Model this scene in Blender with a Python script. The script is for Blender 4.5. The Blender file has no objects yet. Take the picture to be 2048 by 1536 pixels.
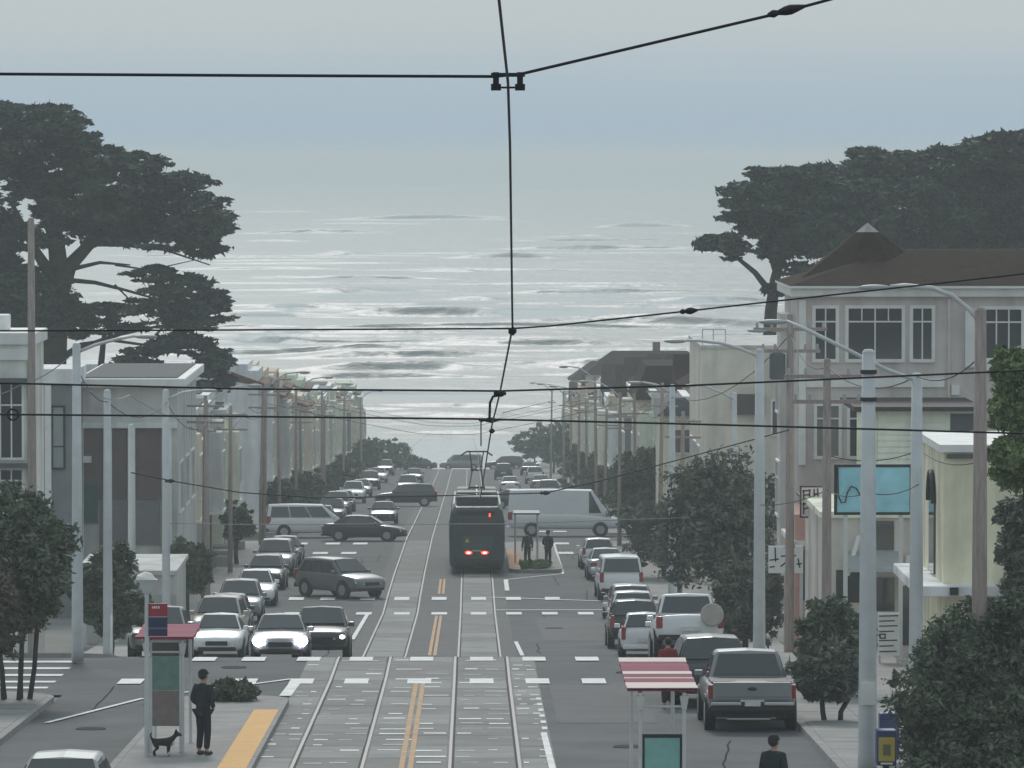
import bpy, math, random
import numpy as np
from mathutils import Vector, Matrix
R = math.radians
scene = bpy.context.scene
COL = scene.collection

# ------------------------------------------------------------------ camera, sky, sun, exposure
FPX, CX, CY = 11000.0, 1024.0, 768.0          # focal length and centre of the 2048 x 1536 frame
EYE = 309.0                                   # picture row of the eye level
ZC = 37.97                                    # eye height above the sea
YAW, PITCH = math.atan(82 / FPX), math.atan((CY - EYE) / FPX)
cam_d = bpy.data.cameras.new('camera')
cam = bpy.data.objects.new('camera', cam_d); COL.objects.link(cam)
cam.location = (0, 0, ZC)
cam.rotation_euler = (math.pi / 2 - PITCH, 0, -YAW)
cam_d.sensor_width = 36.0
cam_d.lens = 36.0 * FPX / 2048.0
cam_d.clip_start = 1.0
cam_d.clip_end = 60000.0
scene.camera = cam
CM = cam.rotation_euler.to_matrix()

SUN_EL = R(35)
world = bpy.data.worlds.new('World'); scene.world = world; world.use_nodes = True
wn, wl = world.node_tree.nodes, world.node_tree.links
bg = wn['Background']
sky = wn.new('ShaderNodeTexSky'); sky.sky_type = 'NISHITA'; sky.sun_disc = False
sky.sun_elevation = SUN_EL; sky.sun_rotation = 0.0
sky.air_density = 1.0; sky.dust_density = 3.0
cloud = wn.new('ShaderNodeMix'); cloud.data_type = 'RGBA'       # an even overcast deck over the clear sky
cloud.inputs[0].default_value = 0.93
wl.new(sky.outputs[0], cloud.inputs[6])
wtc = wn.new('ShaderNodeTexCoord'); wse = wn.new('ShaderNodeSeparateXYZ'); wl.new(wtc.outputs['Generated'], wse.inputs[0])
wmp = wn.new('ShaderNodeMapping'); wmp.inputs['Scale'].default_value = (9, 9, 160); wl.new(wtc.outputs['Generated'], wmp.inputs[0])
wno = wn.new('ShaderNodeTexNoise'); wno.inputs['Scale'].default_value = 1.0; wno.inputs['Detail'].default_value = 3; wl.new(wmp.outputs[0], wno.inputs['Vector'])
wma = wn.new('ShaderNodeMath'); wma.operation = 'MULTIPLY_ADD'; wma.inputs[1].default_value = .006; wl.new(wno.outputs[0], wma.inputs[0]); wl.new(wse.outputs[2], wma.inputs[2])
ramp = wn.new('ShaderNodeValToRGB'); el_ = ramp.color_ramp.elements                  # a low bluish cloud bank over the sea under paler cloud
el_[0].position = .004; el_[0].color = (.555, .78, 1.0, 1); el_[1].position = .026; el_[1].color = (.775, .92, 1.0, 1)
e3 = el_.new(.016); e3.color = (.625, .835, 1.0, 1)
wl.new(wma.outputs[0], ramp.inputs[0])
wsc = wn.new('ShaderNodeVectorMath'); wsc.operation = 'SCALE'; wsc.inputs[3].default_value = 6.5; wl.new(ramp.outputs[0], wsc.inputs[0])
wl.new(wsc.outputs[0], cloud.inputs[7])
wl.new(cloud.outputs[2], bg.inputs[0])
bg.inputs[1].default_value = 0.085
sun_d = bpy.data.lights.new('sun', 'SUN'); sun_d.energy = 1.5; sun_d.angle = R(14); sun_d.color = (1, .975, .94)
sun = bpy.data.objects.new('sun', sun_d); COL.objects.link(sun)
sun.location = (0, 200, 200)
sun.rotation_euler = (-(math.pi / 2 - SUN_EL), 0, R(4))
vs = scene.view_settings
vs.view_transform = 'Standard'; vs.look = 'None'; vs.gamma = 1; vs.use_curve_mapping = False
vs.exposure = 0.1
scene.cycles.use_denoising = True
scene.cycles.max_bounces = 6
scene.cycles.volume_bounces = 1
scene.cycles.transparent_max_bounces = 8
scene.cycles.sample_clamp_indirect = 6
HAZE_DENSITY = 0.00046

# ------------------------------------------------------------------ ground profile and pixel helpers
PROF = [(-60, -3), (0, 2.8), (55, 8.35), (90, 12.0), (112, 12.87), (143, 14.16), (152.5, 14.42), (162, 15.5), (186, 17.62),
        (229, 19.85), (240, 20.12), (262, 20.85), (314, 22.9), (420, 28.1), (520, 33.0), (640, 38.6), (652, 39.5), (664, 40.6), (720, 42.2), (900, 43)]
_D = np.arange(-60, 900, .5)
_H = np.interp(_D, [p[0] for p in PROF], [p[1] for p in PROF])
_k = np.hanning(11); _k /= _k.sum()
_Hs = np.convolve(np.pad(_H, 5, mode='edge'), _k, mode='valid') - (EYE - 275) / FPX * _D.clip(0)
def H(d): return float(np.interp(d, _D, _Hs))
def zg(y): return ZC - H(y)
def slope(y): return math.atan((H(y + .8) - H(y - .8)) / 1.6)
def ray(px, py):
    return CM @ Vector(((px - CX) / FPX, -(py - CY) / FPX, -1.0))
def pt(px, py, Y):                      # the point at distance Y along a sight line
    d = ray(px, py); t = Y / d.y
    return Vector((d.x * t, Y, ZC + d.z * t))
def gy(py, lo=100, hi=660):             # distance at which the road meets a picture row (first hit)
    best = lo
    for y in np.arange(lo, hi, .25):
        if ZC + ray(CX, py).z / ray(CX, py).y * y <= zg(y): return float(y)
    return hi
def gp(px, py, lo=100):
    y = gy(py, lo); p = pt(px, py, y); return p.x, y

# ------------------------------------------------------------------ materials
MATS = {}
def mat(name, col, rough=.7, metal=0.0, spec=.4, var=.12, vs_=3.0, bump=0.0, bs=30.0, coat=0.0, emit=None, est=0.0, stretch=None, alpha=None, dirt=0.0):
    if name in MATS: return MATS[name]
    m = bpy.data.materials.new(name); m.use_nodes = True
    n, l = m.node_tree.nodes, m.node_tree.links
    b = n['Principled BSDF']
    b.inputs['Roughness'].default_value = rough; b.inputs['Metallic'].default_value = metal
    b.inputs['Specular IOR Level'].default_value = spec; b.inputs['Coat Weight'].default_value = coat
    b.inputs['Coat Roughness'].default_value = .08
    tc = n.new('ShaderNodeTexCoord'); mp = n.new('ShaderNodeMapping')
    l.new(tc.outputs['Object'], mp.inputs[0])
    if stretch: mp.inputs['Scale'].default_value = stretch
    if var > 0:
        t = n.new('ShaderNodeTexNoise'); t.inputs['Scale'].default_value = vs_; t.inputs['Detail'].default_value = 5; t.inputs['Roughness'].default_value = .65
        l.new(mp.outputs[0], t.inputs['Vector'])
        r = n.new('ShaderNodeMapRange'); r.inputs[1].default_value = .3; r.inputs[2].default_value = .7
        r.inputs[3].default_value = 1 - var; r.inputs[4].default_value = 1 + var
        l.new(t.outputs[0], r.inputs[0])
        mx = n.new('ShaderNodeMix'); mx.data_type = 'RGBA'; mx.blend_type = 'MULTIPLY'; mx.inputs[0].default_value = 1
        mx.inputs[6].default_value = (*col, 1); l.new(r.outputs[0], mx.inputs[7])
        out = mx.outputs[2]
        if dirt > 0:
            t2 = n.new('ShaderNodeTexNoise'); t2.inputs['Scale'].default_value = .35; t2.inputs['Detail'].default_value = 6
            m2 = n.new('ShaderNodeMapping'); m2.inputs['Scale'].default_value = (3, 3, .5)
            l.new(tc.outputs['Object'], m2.inputs[0]); l.new(m2.outputs[0], t2.inputs['Vector'])
            r2 = n.new('ShaderNodeMapRange'); r2.inputs[1].default_value = .45; r2.inputs[2].default_value = .7
            r2.inputs[3].default_value = 0; r2.inputs[4].default_value = dirt
            l.new(t2.outputs[0], r2.inputs[0])
            m3 = n.new('ShaderNodeMix'); m3.data_type = 'RGBA'; l.new(r2.outputs[0], m3.inputs[0]); l.new(out, m3.inputs[6])
            m3.inputs[7].default_value = (.12, .115, .105, 1); out = m3.outputs[2]
        l.new(out, b.inputs['Base Color'])
    else:
        b.inputs['Base Color'].default_value = (*col, 1)
    if bump > 0:
        t = n.new('ShaderNodeTexNoise'); t.inputs['Scale'].default_value = bs; t.inputs['Detail'].default_value = 4
        l.new(mp.outputs[0], t.inputs['Vector'])
        bp = n.new('ShaderNodeBump'); bp.inputs['Strength'].default_value = bump; bp.inputs['Distance'].default_value = .03
        l.new(t.outputs[0], bp.inputs['Height']); l.new(bp.outputs[0], b.inputs['Normal'])
    if emit:
        b.inputs['Emission Color'].default_value = (*emit, 1); b.inputs['Emission Strength'].default_value = est
    if alpha is not None: b.inputs['Alpha'].default_value = alpha
    MATS[name] = m
    return m

def leaf_mat(name, c1, c2, sc=.6):
    m = bpy.data.materials.new(name); m.use_nodes = True
    n, l = m.node_tree.nodes, m.node_tree.links; b = n['Principled BSDF']
    tc = n.new('ShaderNodeTexCoord'); t = n.new('ShaderNodeTexNoise'); t.inputs['Scale'].default_value = sc; t.inputs['Detail'].default_value = 8; t.inputs['Roughness'].default_value = .75
    l.new(tc.outputs['Object'], t.inputs['Vector'])
    r = n.new('ShaderNodeValToRGB'); r.color_ramp.elements[0].position = .38; r.color_ramp.elements[1].position = .62
    r.color_ramp.elements[0].color = (*c1, 1); r.color_ramp.elements[1].color = (*c2, 1)
    l.new(t.outputs[0], r.inputs[0]); l.new(r.outputs[0], b.inputs['Base Color'])
    b.inputs['Roughness'].default_value = .75; b.inputs['Specular IOR Level'].default_value = .25
    return m

# ------------------------------------------------------------------ mesh building
class MB:
    def __init__(s): s.v = []; s.f = []
    def add(s, vs, fs):
        o = len(s.v); s.v += [tuple(p) for p in vs]; s.f += [tuple(i + o for i in f) for f in fs]; return s
    def bx(s, x0, x1, y0, y1, z0, z1):
        return s.add([(x0, y0, z0), (x1, y0, z0), (x1, y1, z0), (x0, y1, z0), (x0, y0, z1), (x1, y0, z1), (x1, y1, z1), (x0, y1, z1)],
                     [(3, 2, 1, 0), (4, 5, 6, 7), (0, 1, 5, 4), (1, 2, 6, 5), (2, 3, 7, 6), (3, 0, 4, 7)])
    def hexa(s, p):                                  # eight free corners, bottom ring then top ring
        return s.add(p, [(3, 2, 1, 0), (4, 5, 6, 7), (0, 1, 5, 4), (1, 2, 6, 5), (2, 3, 7, 6), (3, 0, 4, 7)])
    def tube(s, pts, rad, n=8, cap=True):
        pts = [Vector(p) for p in pts]
        if not hasattr(rad, '__len__'): rad = [rad] * len(pts)
        vs = []; fs = []; prev = None
        for i, p in enumerate(pts):
            t = (pts[min(i + 1, len(pts) - 1)] - pts[max(i - 1, 0)])
            t = t.normalized() if t.length > 1e-9 else Vector((0, 0, 1))
            if prev is None:
                a = Vector((0, 0, 1)) if abs(t.z) < .9 else Vector((1, 0, 0))
                u = t.cross(a).normalized()
            else:
                u = (prev - t * prev.dot(t)); u = u.normalized() if u.length > 1e-6 else t.orthogonal().normalized()
            prev = u; w = t.cross(u)
            for k in range(n):
                a = 2 * math.pi * k / n
                vs.append(p + (u * math.cos(a) + w * math.sin(a)) * rad[i])
        for i in range(len(pts) - 1):
            for k in range(n):
                k2 = (k + 1) % n
                fs.append((i * n + k, i * n + k2, (i + 1) * n + k2, (i + 1) * n + k))
        if cap:
            fs.append(tuple(range(n - 1, -1, -1))); fs.append(tuple((len(pts) - 1) * n + k for k in range(n)))
        return s.add(vs, fs)
    def ell(s, c, r, nu=12, nv=8, v0=0.0, v1=1.0):   # ellipsoid, v from the bottom (0) to the top (1)
        vs = []; fs = []
        for j in range(nv + 1):
            ph = math.pi * (v0 + (v1 - v0) * j / nv)
            for i in range(nu):
                th = 2 * math.pi * i / nu
                vs.append((c[0] + r[0] * math.sin(ph) * math.cos(th), c[1] + r[1] * math.sin(ph) * math.sin(th), c[2] - r[2] * math.cos(ph)))
        for j in range(nv):
            for i in range(nu):
                i2 = (i + 1) % nu
                fs.append((j * nu + i, j * nu + i2, (j + 1) * nu + i2, (j + 1) * nu + i))
        return s.add(vs, fs)
    def prism(s, poly, axis, a0, a1):                # polygon in the two other axes, extruded along axis
        def P(u, v, w):
            return {'x': (w, u, v), 'y': (u, w, v), 'z': (u, v, w)}[axis]
        n = len(poly); vs = [P(u, v, a0) for u, v in poly] + [P(u, v, a1) for u, v in poly]
        fs = [tuple(range(n)), tuple(range(2 * n - 1, n - 1, -1))] + [(i, (i + 1) % n, n + (i + 1) % n, n + i) for i in range(n)]
        return s.add(vs, fs)
    def disc(s, c, axis, r, h, n=16):
        poly = [(r * math.cos(2 * math.pi * k / n), r * math.sin(2 * math.pi * k / n)) for k in range(n)]
        i = {'x': (1, 2, 0), 'y': (0, 2, 1), 'z': (0, 1, 2)}[axis]
        return s.prism([(c[i[0]] + u, c[i[1]] + v) for u, v in poly], axis, c[i[2]] - h / 2, c[i[2]] + h / 2)
    def ribbon(s, x0, x1, y0, y1, dz, th=0.0, step=1.0):   # strip laid on the sloping ground
        n = max(1, int(math.ceil((y1 - y0) / step))); ys = [y0 + (y1 - y0) * i / n for i in range(n + 1)]
        vs = []; fs = []
        for y in ys:
            z = zg(y) + dz; vs += [(x0, y, z), (x1, y, z)]
            if th: vs += [(x1, y, z - th), (x0, y, z - th)]
        k = 4 if th else 2
        for i in range(n):
            a, b = i * k, (i + 1) * k
            fs.append((a, a + 1, b + 1, b))
            if th: fs += [(a + 1, a + 2, b + 2, b + 1), (a + 3, a, b, b + 3)]
        if th: fs += [(3, 2, 1, 0), (n * k, n * k + 1, n * k + 2, n * k + 3)]
        return s.add(vs, fs)
    def loft(s, rings, closed=True, cap=True):
        n = len(rings[0]); vs = [p for r in rings for p in r]; fs = []
        for i in range(len(rings) - 1):
            for k in range(n if closed else n - 1):
                k2 = (k + 1) % n
                fs.append((i * n + k, i * n + k2, (i + 1) * n + k2, (i + 1) * n + k))
        if cap:
            fs.append(tuple(range(n - 1, -1, -1))); fs.append(tuple((len(rings) - 1) * n + k for k in range(n)))
        return s.add(vs, fs)
    def mesh(s, name):
        me = bpy.data.meshes.new(name); me.from_pydata(s.v, [], s.f); me.update(); return me
    def build(s, name, m=None, parent=None, smooth=False, bevel=0.0, sub=0, fix=True):
        me = s.mesh(name)
        if fix:
            import bmesh
            bm = bmesh.new(); bm.from_mesh(me); bmesh.ops.recalc_face_normals(bm, faces=bm.faces); bm.to_mesh(me); bm.free()
        return put(name, me, m, parent, smooth, bevel, sub)

def put(name, me, m=None, parent=None, smooth=False, bevel=0.0, sub=0):
    o = bpy.data.objects.new(name, me); COL.objects.link(o)
    if m: me.materials.clear(); me.materials.append(m)
    if smooth: me.shade_smooth()
    if parent: o.parent = parent
    if sub:
        md = o.modifiers.new('sub', 'SUBSURF'); md.levels = sub; md.render_levels = sub
    if bevel:
        md = o.modifiers.new('bev', 'BEVEL'); md.width = bevel; md.segments = 2; md.limit_method = 'ANGLE'; md.angle_limit = R(35)
    return o
def tag(o, label=None, cat=None, group=None, kind=None):
    if label: o['label'] = label
    if cat: o['category'] = cat
    if group: o['group'] = group
    if kind: o['kind'] = kind
    return o
def thing(name, loc, label, cat, group=None, rz=0.0, on_slope=False):
    o = bpy.data.objects.new(name, None); COL.objects.link(o); o.empty_display_size = .3
    if on_slope:
        a = slope(loc[1]); n = Vector((0, math.sin(a), math.cos(a)))
        f = Vector((-math.sin(rz), math.cos(rz), 0)); f = (f - n * f.dot(n)).normalized()
        x = f.cross(n)
        o.matrix_world = Matrix.Translation(loc) @ Matrix(((x.x, f.x, n.x), (x.y, f.y, n.y), (x.z, f.z, n.z))).to_4x4()
    else:
        o.location = loc; o.rotation_euler = (0, 0, rz)
    return tag(o, label, cat, group)
def copy_tree(o, parent=None):
    c = o.copy(); COL.objects.link(c); c.parent = parent
    for ch in list(o.children): copy_tree(ch, c)
    return c
WORDS = ['first', 'second', 'third', 'fourth', 'fifth', 'sixth', 'seventh', 'eighth', 'ninth', 'tenth', 'eleventh', 'twelfth', 'thirteenth', 'fourteenth',
         'fifteenth', 'sixteenth', 'seventeenth', 'eighteenth', 'nineteenth', 'twentieth']
TENS = {2: 'twenty', 3: 'thirty', 4: 'forty', 5: 'fifty'}
def ordw(i):
    i += 1
    if i <= 20: return WORDS[i - 1]
    t, u = divmod(i, 10)
    return (TENS[t] + '-' + WORDS[u - 1]) if u else {30: 'thirtieth', 40: 'fortieth', 50: 'fiftieth'}[i]

# material palette
ASPH = mat('asphalt', (.128, .132, .135), .9, spec=.2, var=.22, vs_=.35, bump=.25, bs=25, dirt=.25)
ASPH2 = mat('dark_asphalt_patch', (.098, .10, .103), .85, var=.15, vs_=.8, bump=.25, bs=25)
CONC = mat('track_concrete', (.21, .203, .193), .85, var=.2, vs_=.7, bump=.2, bs=20, dirt=.35)
CONC2 = mat('light_concrete', (.27, .268, .262), .85, var=.15, vs_=.9, bump=.2, bs=20, dirt=.2)
SIDE = mat('sidewalk_concrete', (.32, .305, .29), .9, var=.16, vs_=.8, bump=.2, bs=22, dirt=.3)
KERB = mat('kerb_concrete', (.3, .29, .28), .9, var=.2, vs_=1.5)
PAINT = mat('road_paint_white', (.75, .75, .73), .7, var=.16, vs_=5, dirt=.25)
YEL = mat('road_paint_orange', (.42, .215, .06), .7, var=.25, vs_=2.5, dirt=.3)
TACT = mat('tactile_yellow', (.62, .31, .03), .7, var=.12, vs_=3)
RAIL = mat('rail_steel', (.2, .195, .19), .6, metal=.4, var=.1, vs_=2)
GROOVE = mat('rail_groove', (.03, .03, .03), .9, var=0)
TERR = mat('block_ground', (.2, .195, .18), .95, var=.25, vs_=.15)
SAND = mat('beach_sand', (.36, .33, .28), .95, var=.15, vs_=.1)
STEEL = mat('grey_steel_pole', (.62, .64, .64), .55, metal=.2, var=.1, vs_=2, dirt=.2)
WOOD = mat('weathered_pole_wood', (.36, .30, .27), .9, var=.25, vs_=3, stretch=(6, 6, .6))
WIRE = mat('black_wire', (.018, .018, .022), .6, var=0)
WIRE2 = mat('grey_wire', (.3, .3, .3), .5, metal=.5, var=0)
BLACK = mat('black_plastic', (.02, .021, .023), .6, var=0)
GLASS = mat('dark_window_glass', (.045, .052, .058), .08, spec=.8, var=.2, vs_=.7)
CARGL = mat('car_glass', (.035, .042, .046), .06, spec=.9, var=0)
TYRE = mat('tyre_rubber', (.02, .02, .02), .85, var=0)
RIMM = mat('wheel_rim', (.42, .43, .44), .35, metal=.8, var=0)
CHROME = mat('chrome', (.7, .7, .7), .2, metal=1, var=0)
LENSR = mat('red_lens', (.30, .015, .012), .25, spec=.7, var=0)
LENSW = mat('clear_lens', (.6, .62, .63), .15, spec=.8, var=0)
PLATE = mat('number_plate', (.7, .7, .68), .5, var=.15, vs_=18)
WHITE = mat('white_trim', (.86, .85, .82), .7, var=.08, vs_=2, dirt=.15)
BARK = mat('bark', (.07, .06, .05), .95, var=.3, vs_=2, bump=.5, bs=8)
L_CYP = leaf_mat('cypress_foliage', (.022, .034, .03), (.085, .11, .085), .6)
L_ST = leaf_mat('street_tree_foliage', (.06, .08, .058), (.20, .24, .16), 1.4)
L_BR = leaf_mat('brownish_foliage', (.085, .078, .06), (.19, .17, .135), 1.1)
L_LT = leaf_mat('light_green_foliage', (.08, .125, .045), (.26, .34, .15), 1.6)
L_GR = leaf_mat('grey_green_foliage', (.07, .085, .072), (.22, .245, .19), 1.3)

# ------------------------------------------------------------------ the setting: ground, street, rails, markings
def vnoise(x, y, seed=0):
    xi, yi = np.floor(x).astype(np.int64), np.floor(y).astype(np.int64); fx, fy = x - xi, y - yi
    fx = fx * fx * (3 - 2 * fx); fy = fy * fy * (3 - 2 * fy)
    def h(a, b):
        n = (a * 374761393 + b * 668265263 + seed * 69069) & 0x7fffffff
        n = ((n ^ (n >> 13)) * 1274126177) & 0x7fffffff
        return ((n ^ (n >> 16)) & 0xffff) / 65535.0
    return (h(xi, yi) * (1 - fx) + h(xi + 1, yi) * fx) * (1 - fy) + (h(xi, yi + 1) * (1 - fx) + h(xi + 1, yi + 1) * fx) * fy
def fbm(x, y, seed=0, o=4):
    return sum(vnoise(x * 2 ** k, y * 2 ** k, seed + k) * .5 ** k for k in range(o)) / sum(.5 ** k for k in range(o))

KL, KR = -10.2, 7.4                     # kerb lines
XS0, XS1 = 137.0, 153.5                 # the cross street by the tram stop
XT0, XT1 = 306.0, 321.0                 # the next cross street
def struct(o, label=None):
    o['kind'] = 'structure'
    if label: o['label'] = label
    return o
mb = MB()
xs = [-4000, -400, -60, -13, 0, 11, 60, 400, 4000]
ys = list(np.arange(-60, 760, 2.0))
vs = [(x, y, zg(y) - .06) for y in ys for x in xs]; nx = len(xs)
mb.add(vs, [(j * nx + i, j * nx + i + 1, (j + 1) * nx + i + 1, (j + 1) * nx + i) for j in range(len(ys) - 1) for i in range(nx - 1)])
struct(mb.build('ground', TERR))
mb = MB(); mb.ribbon(-3900, 3900, 653, 758, 0.02, step=2); struct(mb.build('beach', SAND))
road = struct(MB().ribbon(KL, KR, 0, 650, 0).build('road', ASPH))
for n_, a, b in (('cross_street', XS0, XS1), ('cross_street', XT0, XT1), ('coast_road', 640, 652)):
    if n_ == 'coast_road':
        struct(MB().ribbon(-600, 600, 648.5, 652.9, -.01).build(n_, ASPH)); continue
    st = MB(); st.ribbon(-150, KL - .001, a, b, -.005)
    if a > 200: st.ribbon(KR + .001, 150, a, b, -.005)
    struct(st.build(n_, ASPH))

def sidewalk(name, xin, xout, y0, y1, r0, r1):
    """pavement with kerb; its street corner is rounded at either end"""
    sgn = 1 if xout < xin else -1          # left pavement: street edge xin is on the right
    ys = list(np.arange(y0, y1, 1.0)) + [y1]
    if r0: ys = sorted(set([y0 + q * .25 for q in range(int(r0 * 4))] + ys))
    if r1: ys = sorted(set([y1 - q * .25 for q in range(int(r1 * 4))] + ys))
    def edge(y):
        e = 0
        if r0 and y < y0 + r0: d = y0 + r0 - y; e = r0 - math.sqrt(max(0, r0 * r0 - d * d))
        if r1 and y > y1 - r1: d = y - (y1 - r1); e = r1 - math.sqrt(max(0, r1 * r1 - d * d))
        return xin - sgn * e
    top = MB(); kb = MB(); vs = []; kv = []
    for y in ys:
        z = zg(y) + .13; e = edge(y)
        vs += [(xout, y, z), (e - sgn * .15, y, z), (e - sgn * .15, y, z - .2)]
        kv += [(e - sgn * .15, y, z - .25), (e - sgn * .15, y, z + .004), (e, y, z + .002), (e + sgn * .015, y, z - .25)]
    n = len(ys)
    top.add(vs, [f for i in range(n - 1) for f in ((i * 3, i * 3 + 1, i * 3 + 4, i * 3 + 3), (i * 3 + 1, i * 3 + 2, i * 3 + 5, i * 3 + 4))])
    kb.add(kv, [(i * 4 + k, i * 4 + k + 1, i * 4 + k + 5, i * 4 + k + 4) for i in range(n - 1) for k in range(3)] + [(0, 1, 2, 3), tuple(n * 4 - 4 + k for k in range(4))])
    # end faces of the pavement
    o = struct(top.build(name, SIDE)); kb.build('kerb', KERB, o)
    return o
sw = [sidewalk('pavement', KL, -13.6, 20, XS0, 0, 3), sidewalk('pavement', KL, -13.2, XS1, XT0, 2.5, 2.5), sidewalk('pavement', KL, -13.2, XT1, 648, 2.5, 0),
      sidewalk('pavement', KR, 11.6, 20, 153.4, 0, 0), sidewalk('pavement', KR, 11.0, 153.4, XT0, 0, 2.5), sidewalk('pavement', KR, 11.0, XT1, 648, 2.5, 0)]
rnd = random.Random(5)
for o, xa, xb in ((sw[0], -13.4, KL - .18), (sw[3], KR + .18, 11.5)):       # paving squares that can be made out near the stop
    nq = 3; w = (xb - xa) / nq
    for j in range(26):
        y0 = 104.0 + j * 1.15
        for i in range(nq):
            MB().ribbon(xa + i * w + .012, xa + (i + 1) * w - .012, y0 + .012, y0 + 1.138, .136 + rnd.uniform(-.002, .005), .03, step=.6).build('paving_slab', SIDE if rnd.random() < .7 else CONC2, o, fix=False)

# tram tracks: concrete panels, rails, joints
TL, TR, GA = -2.95, .28, .7175
tb = struct(MB().ribbon(-4.5, 1.75, 20, XS0 + 15.3, .004).build('track_bed', CONC))
tb2 = struct(MB().ribbon(-4.2, 1.55, XS1 - .9, 646, .004).build('track_bed', ASPH2))
def panels(par, x0, x1, ya, yb, ln, m, jit=.003):
    y = ya
    while y < yb - .3:
        MB().ribbon(x0 + .012, x1 - .012, y + .02, min(y + ln, yb) - .02, .014 + rnd.uniform(-jit, jit), .02, step=.9).build('track_panel', m[rnd.randrange(len(m))], par, fix=False)
        y += ln
strips = [(-4.5, TL - GA - .06), (TL - GA + .06, TL + GA - .06), (TL + GA + .06, TR - GA - .06), (TR - GA + .06, TR + GA - .06), (TR + GA + .06, 1.75)]
for a, b in strips: panels(tb, a, b, 104, XS1 - 1, 3.55, [CONC, CONC, CONC2])
for i in (1, 3): panels(tb2, strips[i][0], strips[i][1], XS1 - .8, 262, 4.2, [CONC, CONC2, CONC])
for i in (1, 3): panels(tb2, strips[i][0], strips[i][1], 262, 310, 6, [CONC])
for tx, nm in ((TL, 'left'), (TR, 'right')):
    for s_ in (-1, 1):
        x = tx + s_ * GA
        t = tag(MB().ribbon(x - .034, x + .034, 20, 646, .024, .03, step=1).build('rail', RAIL), None, None, None, 'structure')
        MB().ribbon(x - s_ * .034 - (.05 if s_ > 0 else 0), x - s_ * .034 + (.05 if s_ < 0 else 0), 20, 646, .0165, step=1).build('flangeway', GROOVE, t, fix=False)
for y in np.arange(106, 151, 1.78):                                    # pale worn joints and spots across the slab
    for a, b in strips:
        for q in range(2):
            if rnd.random() < .6:
                x = a + (b - a) * (.04 + .48 * q) + rnd.uniform(0, .15) * (b - a); w = rnd.uniform(.12, .42) * (b - a); yy = y + rnd.uniform(-.2, .2)
                MB().ribbon(x, min(b - .03, x + w), yy, yy + rnd.choice((.1, .16, .26, .36)), .021, step=.5).build('joint_seal', PAINT, tb, fix=False)
for y in np.arange(188, 262, 3.1):
    for a, b in strips[:4]:
        if rnd.random() < .6:
            x = rnd.uniform(a, a + (b - a) * .3); w = rnd.uniform(.3, .7) * (b - a)
            MB().ribbon(x, min(b - .03, x + w), y, y + rnd.uniform(.08, .2), .021, step=.5).build('joint_seal', CONC2, tb2, fix=False)
# the orange double line between the tracks
for a, b in ((104, 141.5), (187, 226), (243, 257)):
    y = a
    while y < b:
        for dx in (-.15, .03):
            MB().ribbon(-1.33 + dx, -1.33 + dx + .115, y, min(y + 6, b) - .03, .023, step=1).build('centre_line', YEL, road, fix=False)
        y += 6

def bars(y, pxs, w, ln, m=PAINT, tilt=0.0):
    s = FPX / y
    for p in pxs:
        x = (p - 942) / s; yy = y + tilt * x
        MB().ribbon(x - w / 2, x + w / 2, yy - ln / 2, yy + ln / 2, .026, step=.5).build('crosswalk_bar', m, road, fix=False)
bars(gy(1365), (260, 488, 602, 712, 838, 963, 1075, 1188), .62, 2.1)
bars(gy(1318) - .3, (408, 507, 617, 722, 843, 963, 1068, 1174), .64, 2.0)
bars(gy(1228, 180), (583, 655, 727, 803, 878, 957, 1028, 1100, 1172), .65, 2.4)
bars(gy(1198, 180), (592, 655, 735, 803, 878, 957, 1027, 1105), .65, 2.2)
bars(gy(1107, 262), (640, 697, 1132), .8, 3.0)
bars(gy(1088, 262), (600, 665, 720, 1124), .8, 3.0)
bars(330, (650, 690, 740, 1080, 1120), .8, 3.0)
for k in range(5):                                                    # the crossing of the side street
    yy = 139.6 + k * 2.6
    MB().ribbon(-16.2, -10.8, yy, yy + .75, .012, step=.5).build('crosswalk_bar', PAINT, road, fix=False)
def line(x0, y0, x1, y1, w=.12, dz=.026, m=PAINT, name='lane_line'):
    n = max(2, int(abs(y1 - y0) / 1.0) + 1); vs = []
    for i in range(n + 1):
        t = i / n; x = x0 + (x1 - x0) * t; y = y0 + (y1 - y0) * t
        d = Vector((x1 - x0, y1 - y0)).normalized(); nrm = Vector((-d.y, d.x)) * w / 2
        for q in (-1, 1):
            X, Y = x + nrm.x * q, y + nrm.y * q; vs.append((X, Y, zg(Y) + dz))
    mb = MB(); mb.add(vs, [(2 * i, 2 * i + 1, 2 * i + 3, 2 * i + 2) for i in range(n)]); return mb.build(name, m, road, fix=False)
line(1.68, 104, 1.62, 122.5, .14)
for k in range(6): line(1.66, 123.5 + 2.2 * k, 1.66, 124.4 + 2.2 * k, .12)
line(1.75, 187, 1.62, 199, .14)
line(1.62, 246, 1.62, 256.5, .2)
line(1.66, 256.5, 4.4, 262.5, .16); line(4.4, 262.5, 4.6, 305, .12)
line(.9, gy(1197, 180) + .5, 5.6, gy(1204, 180) + .3, .3); line(1.0, gy(1221, 180), 5.8, gy(1221, 180), .3)
line(-4.35, gy(1280, 180), -4.3, gy(1226, 180), .16)
line(-9.75, gp(100, 1447)[1], -8.1, gp(292, 1398)[1], .14)
line(-7.3, 137.5, -4.7, 143.5, .16); line(-4.62, 136.2, -4.55, 142, .3)
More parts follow.
